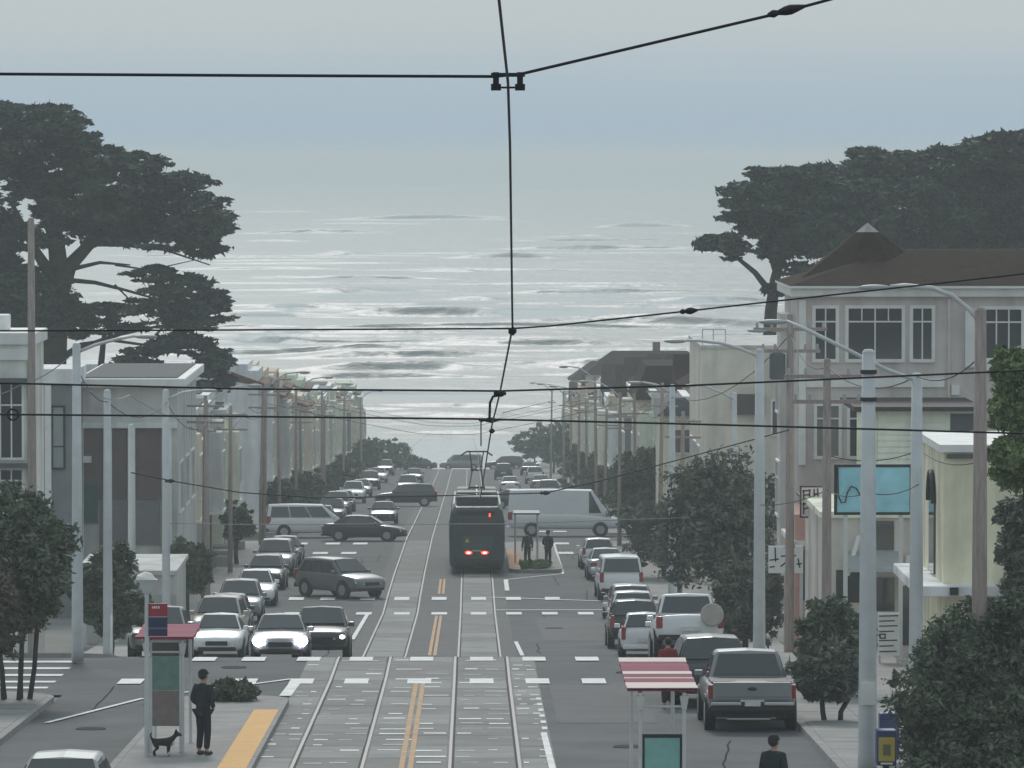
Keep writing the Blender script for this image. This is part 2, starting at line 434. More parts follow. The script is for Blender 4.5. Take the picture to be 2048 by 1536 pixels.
for k in range(24):                                                   # tar-sealed cracks
    x, y = rnd.uniform(-9.5, 7), rnd.uniform(106, 300); vs_l = []
    if -4.6 < x < 1.8: x = rnd.choice((-7.4, 4.4)) + rnd.uniform(-2, 2)
    pts_ = [(x, y)]
    for q in range(6): x += rnd.uniform(-.1, .13); y += rnd.uniform(.8, 2.2); pts_.append((x, y))
    mbk = MB(); mbk.add([(px_ + dx_, py_, zg(py_) + .0045) for px_, py_ in pts_ for dx_ in (-.02, .02)], [(2 * i, 2 * i + 1, 2 * i + 3, 2 * i + 2) for i in range(6)]); mbk.build('crack_seal', mat('tar', (.06, .06, .062), 1.0, spec=0, var=0), road, fix=False)
MB().ribbon(-6.2, -4.6, 156, 182, .006).build('asphalt_patch', ASPH2, road, fix=False)
MB().ribbon(2.6, 5.2, 200, 224, .006).build('asphalt_patch', ASPH2, road, fix=False)
MB().ribbon(2.0, 4.3, 126, 141, .006).build('asphalt_patch', ASPH2, road, fix=False)

# ------------------------------------------------------------------ the sea
# single breakers seen in the picture: row, left and right column, height, foam in front or behind
BRK = [(443, 690, 1100, 3.6, .25), (456, 1180, 1440, 3.0, .35), (372, 655, 740, 3.4, 0), (400, 1040, 1120, 2.8, 0), (512, 640, 720, 1.8, 0), (520, 900, 1110, 2.2, .1), (545, 850, 960, 1.3, 0),
       (588, 610, 740, 1.8, 1), (600, 880, 1000, 1.2, .9), (630, 690, 1000, 3.0, .7), (622, 500, 720, 1.6, .6), (655, 1150, 1560, 3.0, .6), (648, 980, 1180, 1.0, 1), (612, 1300, 1560, 1.6, .9),
       (716, 600, 980, 1.4, .2), (690, 820, 1250, 1.3, .3), (668, 500, 900, 1.3, .3), (592, 1000, 1400, 1.4, .5), (560, 520, 900, 1.5, .1), (500, 1000, 1400, 1.8, 0), (470, 480, 800, 1.9, 0), (744, 590, 960, 1.9, .3), (742, 1040, 1400, 1.8, .3), (790, 500, 800, .8, .6), (812, 700, 1130, .7, .8), (838, 740, 1100, .6, .9), (575, 1080, 1400, 1.0, .3),
       (690, 440, 620, 1.0, .5), (484, 470, 640, 1.2, 0), (480, 1120, 1300, 1.0, 0), (868, 760, 1060, .5, 1), (560, 470, 600, 1.0, .3), (425, 470, 640, 1.2, 0)]
rs_ = random.Random(77)
for k in range(58):
    r_ = 338 + 522 * rs_.random() ** .9; c_ = rs_.uniform(300, 1700); w_ = rs_.uniform(110, 360) * (1.2 if r_ > 600 else 1)
    BRK.append((r_ + .37, c_ - w_, c_ + w_, rs_.uniform(.4, 1.1) * (1.9 if r_ < 420 else 1.0), rs_.choice((0, 0, .2, .5)) if r_ > 560 else 0))
BRK = [(p[0], p[1], p[2], p[3] * (1.0 if p[0] % 1 == 0 else 1), p[4]) for p in BRK]
rows = np.linspace(964, 326.5, 1000)
Ds = FPX * ZC / (rows - EYE)
ext = [Ds]
for p in BRK:
    d0 = FPX * ZC / (p[0] - EYE); ext.append(np.arange(d0 - 16, d0 + 14, 1.1) if p[0] % 1 == 0 else np.arange(d0 - 9, d0 + 8, 1.2))
Ds = np.unique(np.round(np.concatenate(ext), 1)); Ds = Ds[Ds > 640]
u = np.linspace(-1, 1, 181); uu = np.sign(u) * (np.abs(u) * .45 + .55 * np.abs(u) ** 4)
DD, UU = np.meshgrid(Ds, uu, indexing='ij')
XX = UU * (220 + .3 * DD)
amp = np.clip((DD - 670) / 160, .1, 1)
Wp = 22 * (fbm(XX / 120, DD / 90, 3) - .5) + .06 * XX
ph = lambda lam, off=0: 2 * math.pi * (DD + Wp * lam / 60 + off) / lam
def crest(p, k): return np.exp(k * (np.cos(p) - 1))
mod = np.clip(2.2 * fbm(XX / 55, DD / 260, 11) - .55, 0, 1.2)
mod2 = np.clip(2.2 * fbm(XX / 90, DD / 400, 17) - .5, 0, 1.2)
Z = amp * (.95 * mod * crest(ph(74), 2.2) + .8 * mod2 * crest(ph(118, 30), 2.0) + .8 * (fbm(XX / 60, DD / 34, 5, 2) - .5) + .25 * (fbm(XX / 40, DD / 14, 6, 2) - .5))
foam = np.clip((fbm(XX / 14, DD / 40, 23) - .62) * 4, 0, .5) * np.exp(-((DD - 700) / 700).clip(0))
for r_, a, b, h_, fo in BRK:
    D0 = FPX * ZC / (r_ - EYE); sc_ = FPX / D0
    x0, x1 = (a - 942) / sc_, (b - 942) / sc_; c_ = (x0 + x1) / 2; hw = (x1 - x0) / 2
    k0, k1 = np.searchsorted(Ds, [D0 - D0 * .03 - 25, D0 + D0 * .06 + 45]); k0 = max(0, k0); sl = slice(k0, max(k1, k0 + 1)); X_, D_ = XX[sl], DD[sl]
    win = np.exp(-np.abs((X_ - c_) / (hw * .95)) ** 2.6) * (.65 + .5 * fbm(X_ / (hw * .8), D_ * 0 + r_, int(r_), 3))
    d = D_ - (D0 + np.clip((X_ - c_) * .04, -8, 8) * (1 if r_ % 1 == 0 else .4) + (14 if r_ % 1 == 0 else 8) * (fbm(X_ / (hw * .7), D_ * 0 + 3, int(r_) + 5, 2) - .5))
    sg = np.where(d < 0, max(1.6, h_ * 1.15) if r_ % 1 == 0 else max(1.0, h_ * 1.0), D0 * .008 + 6)
    Z[sl] += h_ * win * np.exp(-(d / sg) ** 2)
    lip = np.exp(-((d - .5) / (1.2 + D0 * .0008)) ** 2) * (d > -.6) + np.exp(-((d - 12 - D0 * .012) / (D0 * .008 + 4)) ** 2) * .7
    foam[sl] = np.maximum(foam[sl], fo * win * lip * (.15 + .9 * fbm(X_ / 5, D_ / 14, int(r_) + 9)))
# spreading white water: rows, columns, density
for r0, r1, a, b, k in [(578, 602, 640, 860, .8), (598, 622, 830, 1010, .95), (618, 650, 975, 1240, .85), (604, 640, 1240, 1540, .7), (612, 640, 480, 620, .6), (640, 668, 1380, 1540, .6), (660, 700, 440, 640, .45),
                        (560, 580, 560, 760, .35), (590, 612, 1060, 1300, .5), (668, 700, 760, 1100, .3), (700, 730, 1080, 1400, .3), (772, 800, 560, 1060, .45), (448, 456, 1180, 1420, .5), (436, 446, 1060, 1300, .25)]:
    Da, Db = FPX * ZC / (r1 - EYE), FPX * ZC / (r0 - EYE); D0 = (Da + Db) / 2; sc_ = FPX / D0
    c_, hw = ((a + b) / 2 - 942) / sc_, (b - a) / 2 / sc_
    q = np.exp(-(((DD - D0) / (Db - Da) * 1.7) ** 2)) / (1 + np.exp((np.abs(XX - c_) - hw * .8) / (hw * .15)))
    foam = np.maximum(foam, 2.2 * k * q * np.clip(3.2 * fbm(XX / 26, DD / 14, int(a + r0)) - 1.1, 0, 1.0))
sw_ = np.exp(-((DD - 680) / 90).clip(0) ** 2)                         # wash near the beach
foam = np.maximum(foam, sw_ * np.clip(2.2 * fbm(XX / 30, DD / 11, 31) - .55, 0, 1))
nr, nc = DD.shape
P = np.stack([XX, DD, Z], -1).reshape(-1, 3).astype(np.float32)
ii = (np.arange(nr - 1)[:, None] * nc + np.arange(nc - 1)[None, :]).reshape(-1)
Q = np.stack([ii, ii + 1, ii + nc + 1, ii + nc], -1).astype(np.int32)
def big_mesh(name, P, Q):
    me = bpy.data.meshes.new(name); k = Q.shape[1]
    me.vertices.add(len(P)); me.vertices.foreach_set('co', np.ascontiguousarray(P, dtype=np.float32).ravel())
    me.loops.add(Q.size); me.loops.foreach_set('vertex_index', np.ascontiguousarray(Q, dtype=np.int32).ravel())
    me.polygons.add(len(Q)); me.polygons.foreach_set('loop_start', np.arange(0, Q.size, k, dtype=np.int32))
    me.update(calc_edges=True); return me
me = big_mesh('sea', P, Q)
at = me.attributes.new('foam', 'FLOAT', 'POINT'); at.data.foreach_set('value', foam.reshape(-1).astype(np.float32))
sm = bpy.data.materials.new('sea_water'); sm.use_nodes = True
n, l = sm.node_tree.nodes, sm.node_tree.links; b = n['Principled BSDF']
b.inputs['Base Color'].default_value = (.07, .085, .085, 1); b.inputs['Roughness'].default_value = .44; b.inputs['IOR'].default_value = 1.333
tc = n.new('ShaderNodeTexCoord'); mp = n.new('ShaderNodeMapping'); mp.inputs['Scale'].default_value = (.12, .13, .3)
l.new(tc.outputs['Object'], mp.inputs[0])
t1 = n.new('ShaderNodeTexNoise'); t1.inputs['Scale'].default_value = 1.0; t1.inputs['Detail'].default_value = 6; l.new(mp.outputs[0], t1.inputs['Vector'])
bp = n.new('ShaderNodeBump'); bp.inputs['Strength'].default_value = .7; bp.inputs['Distance'].default_value = 1.0
l.new(t1.outputs[0], bp.inputs['Height']); l.new(bp.outputs[0], b.inputs['Normal'])
fa = n.new('ShaderNodeAttribute'); fa.attribute_name = 'foam'
mp2 = n.new('ShaderNodeMapping'); mp2.inputs['Scale'].default_value = (.6, .2, .6); l.new(tc.outputs['Object'], mp2.inputs[0])
t2 = n.new('ShaderNodeTexNoise'); t2.inputs['Scale'].default_value = 1.0; t2.inputs['Detail'].default_value = 7; l.new(mp2.outputs[0], t2.inputs['Vector'])
ad = n.new('ShaderNodeMath'); ad.operation = 'ADD'; l.new(fa.outputs['Fac'], ad.inputs[0]); l.new(t2.outputs[0], ad.inputs[1])
mr = n.new('ShaderNodeMapRange'); mr.inputs[1].default_value = .69; mr.inputs[2].default_value = 1.2; l.new(ad.outputs[0], mr.inputs[0])
fb = n.new('ShaderNodeBsdfDiffuse'); fb.inputs[0].default_value = (.72, .73, .72, 1)
mx = n.new('ShaderNodeMixShader'); l.new(mr.outputs[0], mx.inputs[0]); l.new(b.outputs[0], mx.inputs[1]); l.new(fb.outputs[0], mx.inputs[2])
l.new(mx.outputs[0], n['Material Output'].inputs[0])
o = put('sea', me, sm, None, smooth=True); struct(o)

# ------------------------------------------------------------------ vehicles
PAINTS = {'white': (.84, .845, .85), 'silver': (.27, .275, .285), 'grey': (.17, .18, .19), 'black': (.018, .02, .023), 'dark blue': (.03, .045, .08),
          'charcoal': (.055, .06, .065), 'dark green': (.03, .05, .045), 'tan': (.45, .41, .34), 'pale blue': (.35, .42, .46), 'maroon': (.12, .03, .035)}
def paint(c): return mat('paint_' + c.replace(' ', '_'), PAINTS[c], .38, metal=.35 if c in ('silver', 'grey', 'charcoal') else 0, spec=.5, var=.04, vs_=2, coat=.6)
# stations along the car: y, half width, underside, widest, shoulder, deck height ; cabin: rear base, rear roof, front roof, front base, belt, roof, half widths
def spec(kind):
    if kind == 'sedan':
        return dict(L=4.75, W=.91, wb=1.36, r=.33, st=[(-2.37, .66, .42, .6, .74, .82), (-2.3, .80, .30, .58, .86, .96), (-1.9, .88, .24, .58, .90, 1.01), (-1.1, .91, .2, .58, .90, .97), (0, .91, .2, .56, .89, .95), (.95, .91, .2, .56, .86, .94),
                    (1.7, .89, .22, .54, .77, .83), (2.15, .82, .25, .52, .68, .73), (2.37, .66, .32, .48, .6, .64)], cab=(-1.75, -.95, .25, 1.05, .92, 1.45, .80, .60))
    if kind == 'hatch':
        return dict(L=4.2, W=.88, wb=1.28, r=.32, st=[(-2.08, .70, .42, .62, .82, .92), (-2.0, .82, .30, .6, .9, .98), (-1.5, .87, .22, .58, .9, 1.0), (-.6, .88, .2, .58, .9, .98), (.3, .88, .2, .56, .88, .96), (.95, .88, .2, .56, .85, .95),
                    (1.6, .86, .22, .54, .78, .85), (1.98, .79, .25, .52, .68, .74), (2.1, .66, .32, .48, .62, .66)], cab=(-2.0, -1.62, .2, 1.0, .94, 1.5, .79, .60))
    if kind == 'suv':
        return dict(L=4.75, W=.94, wb=1.38, r=.37, st=[(-2.36, .76, .5, .75, .95, 1.04), (-2.26, .88, .38, .72, 1.02, 1.1), (-1.6, .94, .3, .7, 1.04, 1.12), (-.6, .94, .28, .7, 1.04, 1.1), (.4, .94, .28, .68, 1.02, 1.08), (1.0, .94, .28, .68, .99, 1.07),
                    (1.8, .92, .3, .66, .93, 1.0), (2.22, .85, .34, .62, .82, .88), (2.38, .72, .42, .58, .74, .78)], cab=(-2.2, -1.85, .3, 1.1, 1.06, 1.70, .85, .66))
    if kind == 'van':
        return dict(L=5.1, W=.98, wb=1.5, r=.35, st=[(-2.55, .88, .46, .75, 1.02, 1.12), (-2.47, .95, .34, .72, 1.08, 1.18), (-1.6, .98, .28, .7, 1.08, 1.18), (-.6, .98, .26, .7, 1.08, 1.16), (.6, .98, .26, .68, 1.06, 1.14), (1.4, .97, .26, .68, 1.0, 1.1),
                    (2.1, .93, .28, .64, .92, .98), (2.42, .86, .32, .6, .8, .86), (2.55, .72, .4, .56, .72, .76)], cab=(-2.5, -2.36, .75, 1.7, 1.12, 1.92, .92, .80))
    if kind == 'pickup':
        return dict(L=5.7, W=1.0, wb=1.8, r=.41, st=[(-2.82, .93, .62, .85, 1.08, 1.19), (-2.76, .97, .52, .82, 1.12, 1.22), (-1.8, .99, .48, .8, 1.12, 1.22), (-.7, 1.0, .46, .8, 1.12, 1.2), (.3, 1.0, .46, .8, 1.12, 1.18), (1.1, 1.0, .46, .78, 1.1, 1.17),
                    (2.0, .98, .48, .76, 1.06, 1.12), (2.7, .93, .5, .74, .98, 1.04), (2.86, .84, .56, .7, .86, .92)], cab=(-.55, -.35, .85, 1.55, 1.16, 1.9, .88, .70))
    if kind == 'box_van':
        return dict(L=6.9, W=1.05, wb=2.0, r=.38, st=[(-3.4, .98, .55, .9, 1.2, 1.3), (-3.32, 1.05, .45, .9, 1.25, 1.35), (-2, 1.05, .42, .9, 1.25, 1.35), (0, 1.05, .42, .9, 1.25, 1.35), (1.4, 1.05, .42, .88, 1.2, 1.3), (2.2, 1.04, .42, .85, 1.08, 1.2),
                    (2.9, 1.0, .44, .8, .98, 1.08), (3.3, .92, .5, .72, .88, .95), (3.42, .78, .55, .68, .8, .85)], cab=(-3.36, -3.25, 1.5, 2.55, 1.3, 2.72, 1.0, .95))
def make_car(kind, colour, name, loc, rz, label, cat='car', group=None, lights=False, windows=True, tail=True):
    S = spec(kind); body_m = paint(colour)
    t = thing(name, loc, label, cat, group, rz, on_slope=True)
    rings = []
    for y, w, zb, zm, zs, zt in S['st']:
        half = [(w * .8, zb), (w * .95, zb + .05), (w, zm), (w * .985, zs), (w * .93, zt - .015), (w * .55, zt + .02)]
        ring = [(x, y, z) for x, z in half] + [(0, y, zt + .03)] + [(-x, y, z) for x, z in reversed(half)] + [(0, y, zb)]
        rings.append(ring)
    MB().loft(rings).build('body', body_m, t, smooth=True, sub=1)
    rb, rr, fr, fb, zbelt, zr, wb_, wr = S['cab']
    cz = .035
    def cabring(y, w, zt, base):
        return [(wb_, y, base), (w, y, zt - .05), (w * .9, y, zt), (0, y, zt + cz), (-w * .9, y, zt), (-w, y, zt - .05), (-wb_, y, base)]
    base = zbelt - .1
    m_ = (rr + fr) / 2
    cab = [cabring(rb, wb_ * .99, zbelt + .02, base), cabring(rr, wr, zr - .03, base), cabring((rr + m_) / 2, wr * 1.015, zr - .005, base), cabring(m_, wr * 1.02, zr, base), cabring(fr, wr, zr - .04, base), cabring(fb, wb_ * .99, zbelt, base)]
    MB().loft(cab).build('cabin', body_m, t, smooth=False, bevel=.03)
    def glass(nm, corners, off):
        c = [Vector(p) for p in corners]; n_ = (c[1] - c[0]).cross(c[3] - c[0]).normalized() * off
        MB().hexa([p - n_ * 2 for p in c] + [p + n_ for p in c]).build(nm, CARGL, t)
    def lerp(a, b, k): return a + (b - a) * k
    # windscreen and rear window lie just proud of the cabin
    y0, y1 = lerp(fb, fr, .1), lerp(fb, fr, .93); z0, z1 = lerp(zbelt, zr - .04, .1), lerp(zbelt, zr - .04, .93)
    w0, w1 = lerp(wb_, wr, .1) * .90, lerp(wb_, wr, .93) * .86
    glass('windscreen', [(-w0, y0, z0), (w0, y0, z0), (w1, y1, z1), (-w1, y1, z1)], .03)
    y0, y1 = lerp(rb, rr, .14), lerp(rb, rr, .9); z0, z1 = lerp(zbelt + .02, zr - .03, .14), lerp(zbelt + .02, zr - .03, .9)
    w0, w1 = lerp(wb_, wr, .14) * .88, lerp(wb_, wr, .9) * .86
    if tail: glass('rear_window', [(w0, y0, z0), (-w0, y0, z0), (-w1, y1, z1), (w1, y1, z1)], .03)
    if windows:
        for s in (1, -1):
            a, b_ = lerp(rb, rr, .5) + .12, lerp(fb, fr, .35) - .1
            c1, c2 = rr + .14, fr - .05
            if kind == 'box_van': a, c1 = fr - .2, fr - .2
            n_ = 3 if (b_ - a) > 2.6 else 2
            if kind in ('pickup', 'box_van'): n_ = 2 if kind == 'pickup' else 1
            for k in range(n_):
                p0, p1 = lerp(a, b_, k / n_) + .03, lerp(a, b_, (k + 1) / n_) - .03
                q0, q1 = lerp(c1, c2, k / n_) + .03, lerp(c1, c2, (k + 1) / n_) - .03
                zl, zh = zbelt + .05, zr - .14
                wl, wh = lerp(wb_, wr, .1), lerp(wb_, wr, .9)
                cs = [(s * wl, p0, zl), (s * wl, p1, zl), (s * wh, q1, zh), (s * wh, q0, zh)]
                if s < 0: cs = [cs[1], cs[0], cs[3], cs[2]]
                glass('side_window', cs, .022)
    for sy in (-1, 1):
        for s in (-1, 1):
            r = S['r']; xw = s * (S['W'] - .13); yw = sy * S['wb']
            wh = MB(); wh.tube([(xw - .11, yw, r), (xw - .09, yw, r), (xw + .09, yw, r), (xw + .11, yw, r)], [r * .9, r, r, r * .9], 18)
            w_ = wh.build('wheel', TYRE, t, smooth=False)
            rm = MB(); xr = xw + s * .106
            rm.disc((xr + s * .012, yw, r), 'x', r * .64, .03, 14)
            rm.build('rim', RIMM, w_)
            ar = MB(); ar.disc((s * (S['W'] - .06), yw, r + .02), 'x', r * 1.16, .12, 20); ar.build('wheel_arch', BLACK, t)
    yf, yr_ = S['st'][-2][0], S['st'][1][0]; wf, wre = S['st'][-2][1], S['st'][1][1]
    zf, zre = S['st'][-2][4], S['st'][1][4]
    for s in (-1, 1):
        yl, zl = S['st'][-1][0] - .03, S['st'][-1][5]
        hl = MB(); hl.hexa([(s * wf * .5, yl + .03, zl - .15), (s * wf * .98, yf + .03, zl - .1), (s * wf * .97, yf - .3, zl - .1), (s * wf * .5, yl - .3, zl - .15),
                           (s * wf * .5, yl - .03, zl - .01), (s * wf * .97, yf - .04, zl + .07), (s * wf * .95, yf - .34, zl + .07), (s * wf * .5, yl - .33, zl - .01)])
        o = hl.build('headlight', LENSW, t, bevel=.02)
        if lights: lights(o, s, wf, yf, zf, t)
        if kind in ('suv', 'van', 'hatch', 'pickup', 'box_van'):
            tlb = (zre - .28, zre + (.16 if kind != 'pickup' else .06))
            MB().bx(*sorted((s * wre * .8, s * (wre * .985))), yr_ - .05, yr_ + .22, tlb[0], tlb[1]).build('taillight', LENSR, t, bevel=.02)
        else:
            MB().bx(*sorted((s * wre * .5, s * wre * .97)), yr_ - .06, yr_ + .2, zre - .18, zre - .0).build('taillight', LENSR, t, bevel=.02)
        mr_ = MB(); mr_.bx(*sorted((s * (wb_ + .02), s * (wb_ + .22))), fb - .38, fb - .26, zbelt + .0, zbelt + .15); mr_.build('mirror', body_m, t, bevel=.03)
    gr = MB(); zg_ = S['st'][-1][3]; gr.bx(-wf * .46, wf * .46, yl - .2, yl + .025, zl - .2, zl - .05); gr.build('grille', BLACK, t, bevel=.02)
    MB().bx(-wf * .78, wf * .78, yf - .2, yl + .02, S['st'][-2][2] + .02, S['st'][-2][2] + .14).build('front_bumper', BLACK, t, bevel=.03)
    MB().bx(-.26, .26, yr_ - .105, yr_ - .05, zre - .36, zre - .23).build('licence_plate', PLATE, t)
    MB().bx(-wre * .92, wre * .92, yr_ - .10, yr_ + .12, S['st'][1][2] + .0, S['st'][1][2] + (.2 if kind in ('suv', 'van') else .14)).build('rear_bumper', BLACK if kind in ('suv', 'van', 'pickup') else body_m, t, bevel=.03)
    return t
def on_road(x, y): return (x, y, zg(y) + .004)
def beam_light(o, s, wf, yf, zf, t):                                # a headlamp that is switched on
    lm = mat('lit_headlamp', (.9, .9, 1), .3, var=0, emit=(.86, .88, 1), est=40)
    m = MB(); m.ell((s * wf * .78, yf + .13, zf - .05), (.2, .13, .17)); m.build('lit_lamp', lm, o, smooth=True)
def dim_light(o, s, wf, yf, zf, t):
    lm = mat('lit_side_lamp', (.9, .9, .9), .3, var=0, emit=(1, .95, .9), est=5)
    m = MB(); m.ell((s * wf * .82, yf + .06, zf - .1), (.09, .09, .07)); m.build('lit_lamp', lm, o, smooth=True)
PIX = math.pi
# left kerb, facing the camera
LEFTC = [('sedan', 'white', (-8.55, 187), 'white parked sedan lowest in the left row, beside the left-hand headlights'),
         ('suv', 'tan', (-9.05, 198), 'tan parked SUV second up the left kerb, behind the lowest white sedan'),
         ('hatch', 'charcoal', (-9.15, 207), 'charcoal parked hatchback third up the left kerb between a tan SUV and silver sedan'),
         ('suv', 'silver', (-9.2, 219), 'silver parked SUV fourth up the left kerb, below the white sedan'),
         ('sedan', 'white', (-9.25, 236), 'white parked sedan halfway up the left kerb, its whole bonnet showing'),
         ('hatch', 'dark green', (-9.25, 249), 'dark green parked hatchback on the left kerb just above the white sedan'),
         ('suv', 'silver', (-9.3, 262), 'silver parked SUV at the upper end of the left kerb row'),
         ('sedan', 'charcoal', (-9.3, 274), 'charcoal parked sedan at the upper end of the left kerb row near the crossing cars')]
for k, c, (x, y), lb in LEFTC:
    make_car(k, c, 'parked_car', on_road(x, y), PIX + R(random.Random(y).uniform(-2, 2)), lb, group='cars parked along the left kerb')
RIGHTC = [('suv', 'charcoal', (5.75, 133.5), 'dark SUV parked directly ahead of the silver pickup'),
          ('hatch', 'white', (5.9, 187), 'small white parked hatchback beyond the right shelter roof'),
          ('suv', 'black', (5.75, 195), 'black parked SUV just ahead of the small white hatchback'),
          ('suv', 'white', (6.0, 205), 'white parked SUV third ahead of the small white hatchback'),
          ('suv', 'silver', (6.2, 213), 'silver parked SUV with roof rails ahead of the white SUV on the right kerb'),
          ('sedan', 'charcoal', (6.3, 222), 'charcoal parked sedan behind the white van on the right kerb'),
          ('van', 'white', (6.45, 240), 'tall white parked van with dark rear window on the right kerb'),
          ('sedan', 'pale blue', (6.3, 258), 'pale sedan parked ahead of the tall white van'),
          ('hatch', 'white', (6.2, 270), 'white hatchback parked near the far tram platform')]
for k, c, (x, y), lb in RIGHTC:
    make_car(k, c, 'parked_van' if k == 'van' else 'parked_car', on_road(x, y), R(random.Random(y).uniform(-2, 2)), lb, 'van' if k == 'van' else 'car', group='cars parked along the right kerb')
# white camper pickup with the round spare wheel cover
t = make_car('pickup', 'white', 'parked_pickup_truck', on_road(6.2, 158), 0, 'white parked pickup with a round pale spare-wheel cover at its rear', 'pickup')
MB().disc((.62, -2.98, 1.22), 'y', .33, .2, 24).build('spare_wheel_cover', mat('cover_beige', (.44, .42, .38), .7, var=.15), t, bevel=.03)
MB().bx(-.9, .9, -2.6, -.7, 1.2, 1.28).build('bed_cover', mat('bed_cover_white', (.6, .6, .58), .7), t)
make_car('suv', 'white', 'parked_car', on_road(6.35, 165.5), 0, 'white SUV parked just ahead of the pickup with the round wheel cover', 'car', 'cars parked along the right kerb')
# the silver pickup in front
t = make_car('pickup', 'silver', 'parked_pickup_truck', on_road(6.3, 125.6), 0, 'silver pickup truck with chrome and black rear bumper, parked nearest on the right', 'pickup', tail=True)
t.scale = (1.03, 1, .9)
MB().bx(-.86, .86, -2.87, -2.79, .80, 1.25).build('tailgate', paint('silver'), t, bevel=.025)
MB().bx(-.80, .80, -2.885, -2.872, .86, .90).build('tailgate_crease', mat('silver_dark', (.2, .2, .21), .5, var=0), t)
MB().ell((0, -2.885, 1.08), (.105, .02, .045)).build('badge', mat('badge_blue', (.02, .025, .04), .3, var=0), t, smooth=True)
MB().bx(-.88, .88, -2.5, -.75, 1.215, 1.24).build('bed_liner', BLACK, t)
bmp = MB().bx(-.95, .95, -3.02, -2.78, .52, .66).build('step_bumper', BLACK, t, bevel=.03)
for s in (-1, 1): MB().bx(*sorted((s * .25, s * .9)), -3.04, -2.9, .67, .76).build('chrome_step', CHROME, t, bevel=.02)
MB().bx(-.17, .17, -3.045, -3.0, .66, .78).build('licence_plate', PLATE, t)
MB().bx(-.55, .4, -2.8, -2.7, .30, .36).build('hitch_bar', CHROME, t, bevel=.01)
MB().bx(-.8, .8, -2.75, 2.2, .36, .5).build('chassis', BLACK, t)
# moving cars
make_car('sedan', 'silver', 'oncoming_car', on_road(-5.85, 169), PIX + R(1), 'oncoming silver car with two dazzling headlights at the crest', 'car', lights=beam_light)
make_car('suv', 'black', 'oncoming_car', on_road(-4.85, 178.5), PIX, 'black oncoming car just behind and right of the dazzling headlights', 'car', lights=dim_light)
make_car('suv', 'grey', 'oncoming_car', on_road(-5.75, 241), PIX + R(38), 'grey SUV turning across the left lane above the crosswalk', 'car')
make_car('hatch', 'silver', 'oncoming_car', on_road(-7.05, 94.8), PIX, 'pale silver car cut off by the bottom left edge', 'car')
make_car('suv', 'silver', 'oncoming_car', on_road(-7.9, 284), PIX, 'silver car waiting in the left lane below the crossing cars', 'car') if False else None
make_car('van', 'white', 'crossing_car', on_road(-9.3, 316), -PIX / 2 + R(4), 'white minivan crossing left of the dark sedan', 'van')
make_car('sedan', 'black', 'crossing_car', on_road(-6.0, 309.5), -PIX / 2 - R(6), 'black sedan crossing the street with its nose to the tracks', 'car')
make_car('box_van', 'white', 'cargo_van', on_road(5.5, 319), -PIX / 2, 'long white cargo van crossing behind the far platform', 'van', windows=True, tail=False)
make_car('suv', 'silver', 'side_street_car', on_road(-9.75, 172.5), PIX, 'silver SUV half hidden behind the left shelter roof', 'car')
FAR = [('sedan', 'silver', -9.2, 338, PIX), ('suv', 'dark green', -8.9, 350, PIX), ('sedan', 'white', -9.2, 364, PIX), ('suv', 'charcoal', -9.2, 378, PIX), ('hatch', 'black', -9.2, 395, PIX), ('suv', 'white', -9.2, 430, PIX), ('sedan', 'grey', -9.2, 460, PIX),
       ('sedan', 'black', -5.6, 352, PIX), ('suv', 'black', -4.9, 415, PIX / 2), ('sedan', 'charcoal', 3.6, 405, -PIX / 2), ('suv', 'white', 6.2, 345, 0), ('sedan', 'silver', 6.2, 360, 0), ('suv', 'charcoal', 6.2, 376, 0), ('hatch', 'white', 6.2, 400, 0), ('suv', 'grey', 6.2, 440, 0)]
seen = {}
for k, c, x, y, rz in FAR:
    side = 'left' if x < 0 else 'right'
    seen[(side)] = seen.get(side, -1) + 1
    if abs(abs(rz) - PIX / 2) < .1: lb = f'far dark {k} crossing the street {"left of" if x < 0 else "right of"} the tram roof' if k != 'van' else 'far black van crossing just left of the tram roof'
    elif x > -6 and x < 0: lb = 'far black sedan in the left lane beyond the crossing cars'
    else: lb = f'{ordw(seen[side])} of the far cars beyond the cross street on the {side}, {c} {k}'
    make_car(k, c, 'far_car', on_road(x, y), rz, lb, 'van' if k == 'van' else 'car', group='far cars beyond the cross street')

for i, (x, k, c) in enumerate(((-11.5, 'suv', 'white'), (-6.4, 'sedan', 'charcoal'), (-1.2, 'van', 'silver'), (4.0, 'suv', 'black'), (9.2, 'sedan', 'white'))):
    make_car(k, c, 'far_car', (x, 651.2, zg(651.2)), PIX / 2, f'{ordw(i)} car from the left standing across the seaward end of the street', 'van' if k == 'van' else 'car', group='cars at the seaward end')
for i, (x, y, k, c, rz) in enumerate(((-5.4, 470, 'suv', 'silver', PIX), (3.4, 480, 'sedan', 'white', 0), (-5.6, 540, 'sedan', 'black', PIX), (3.3, 560, 'suv', 'charcoal', 0), (-9.2, 500, 'suv', 'black', PIX), (-9.2, 545, 'sedan', 'white', PIX), (6.2, 490, 'sedan', 'silver', 0), (6.2, 535, 'suv', 'white', 0), (-9.2, 590, 'suv', 'grey', PIX), (6.2, 590, 'sedan', 'black', 0))):
    make_car(k, c, 'far_car', on_road(x, y), rz, f'tiny {c} {k} far down the {"left" if x < 0 else "right"} {"lane" if abs(x + 1.3) < 5 else "kerb"}, {"nearer" if y < 520 else "close to"} the sea end', 'car', group='tiny cars far down the street')
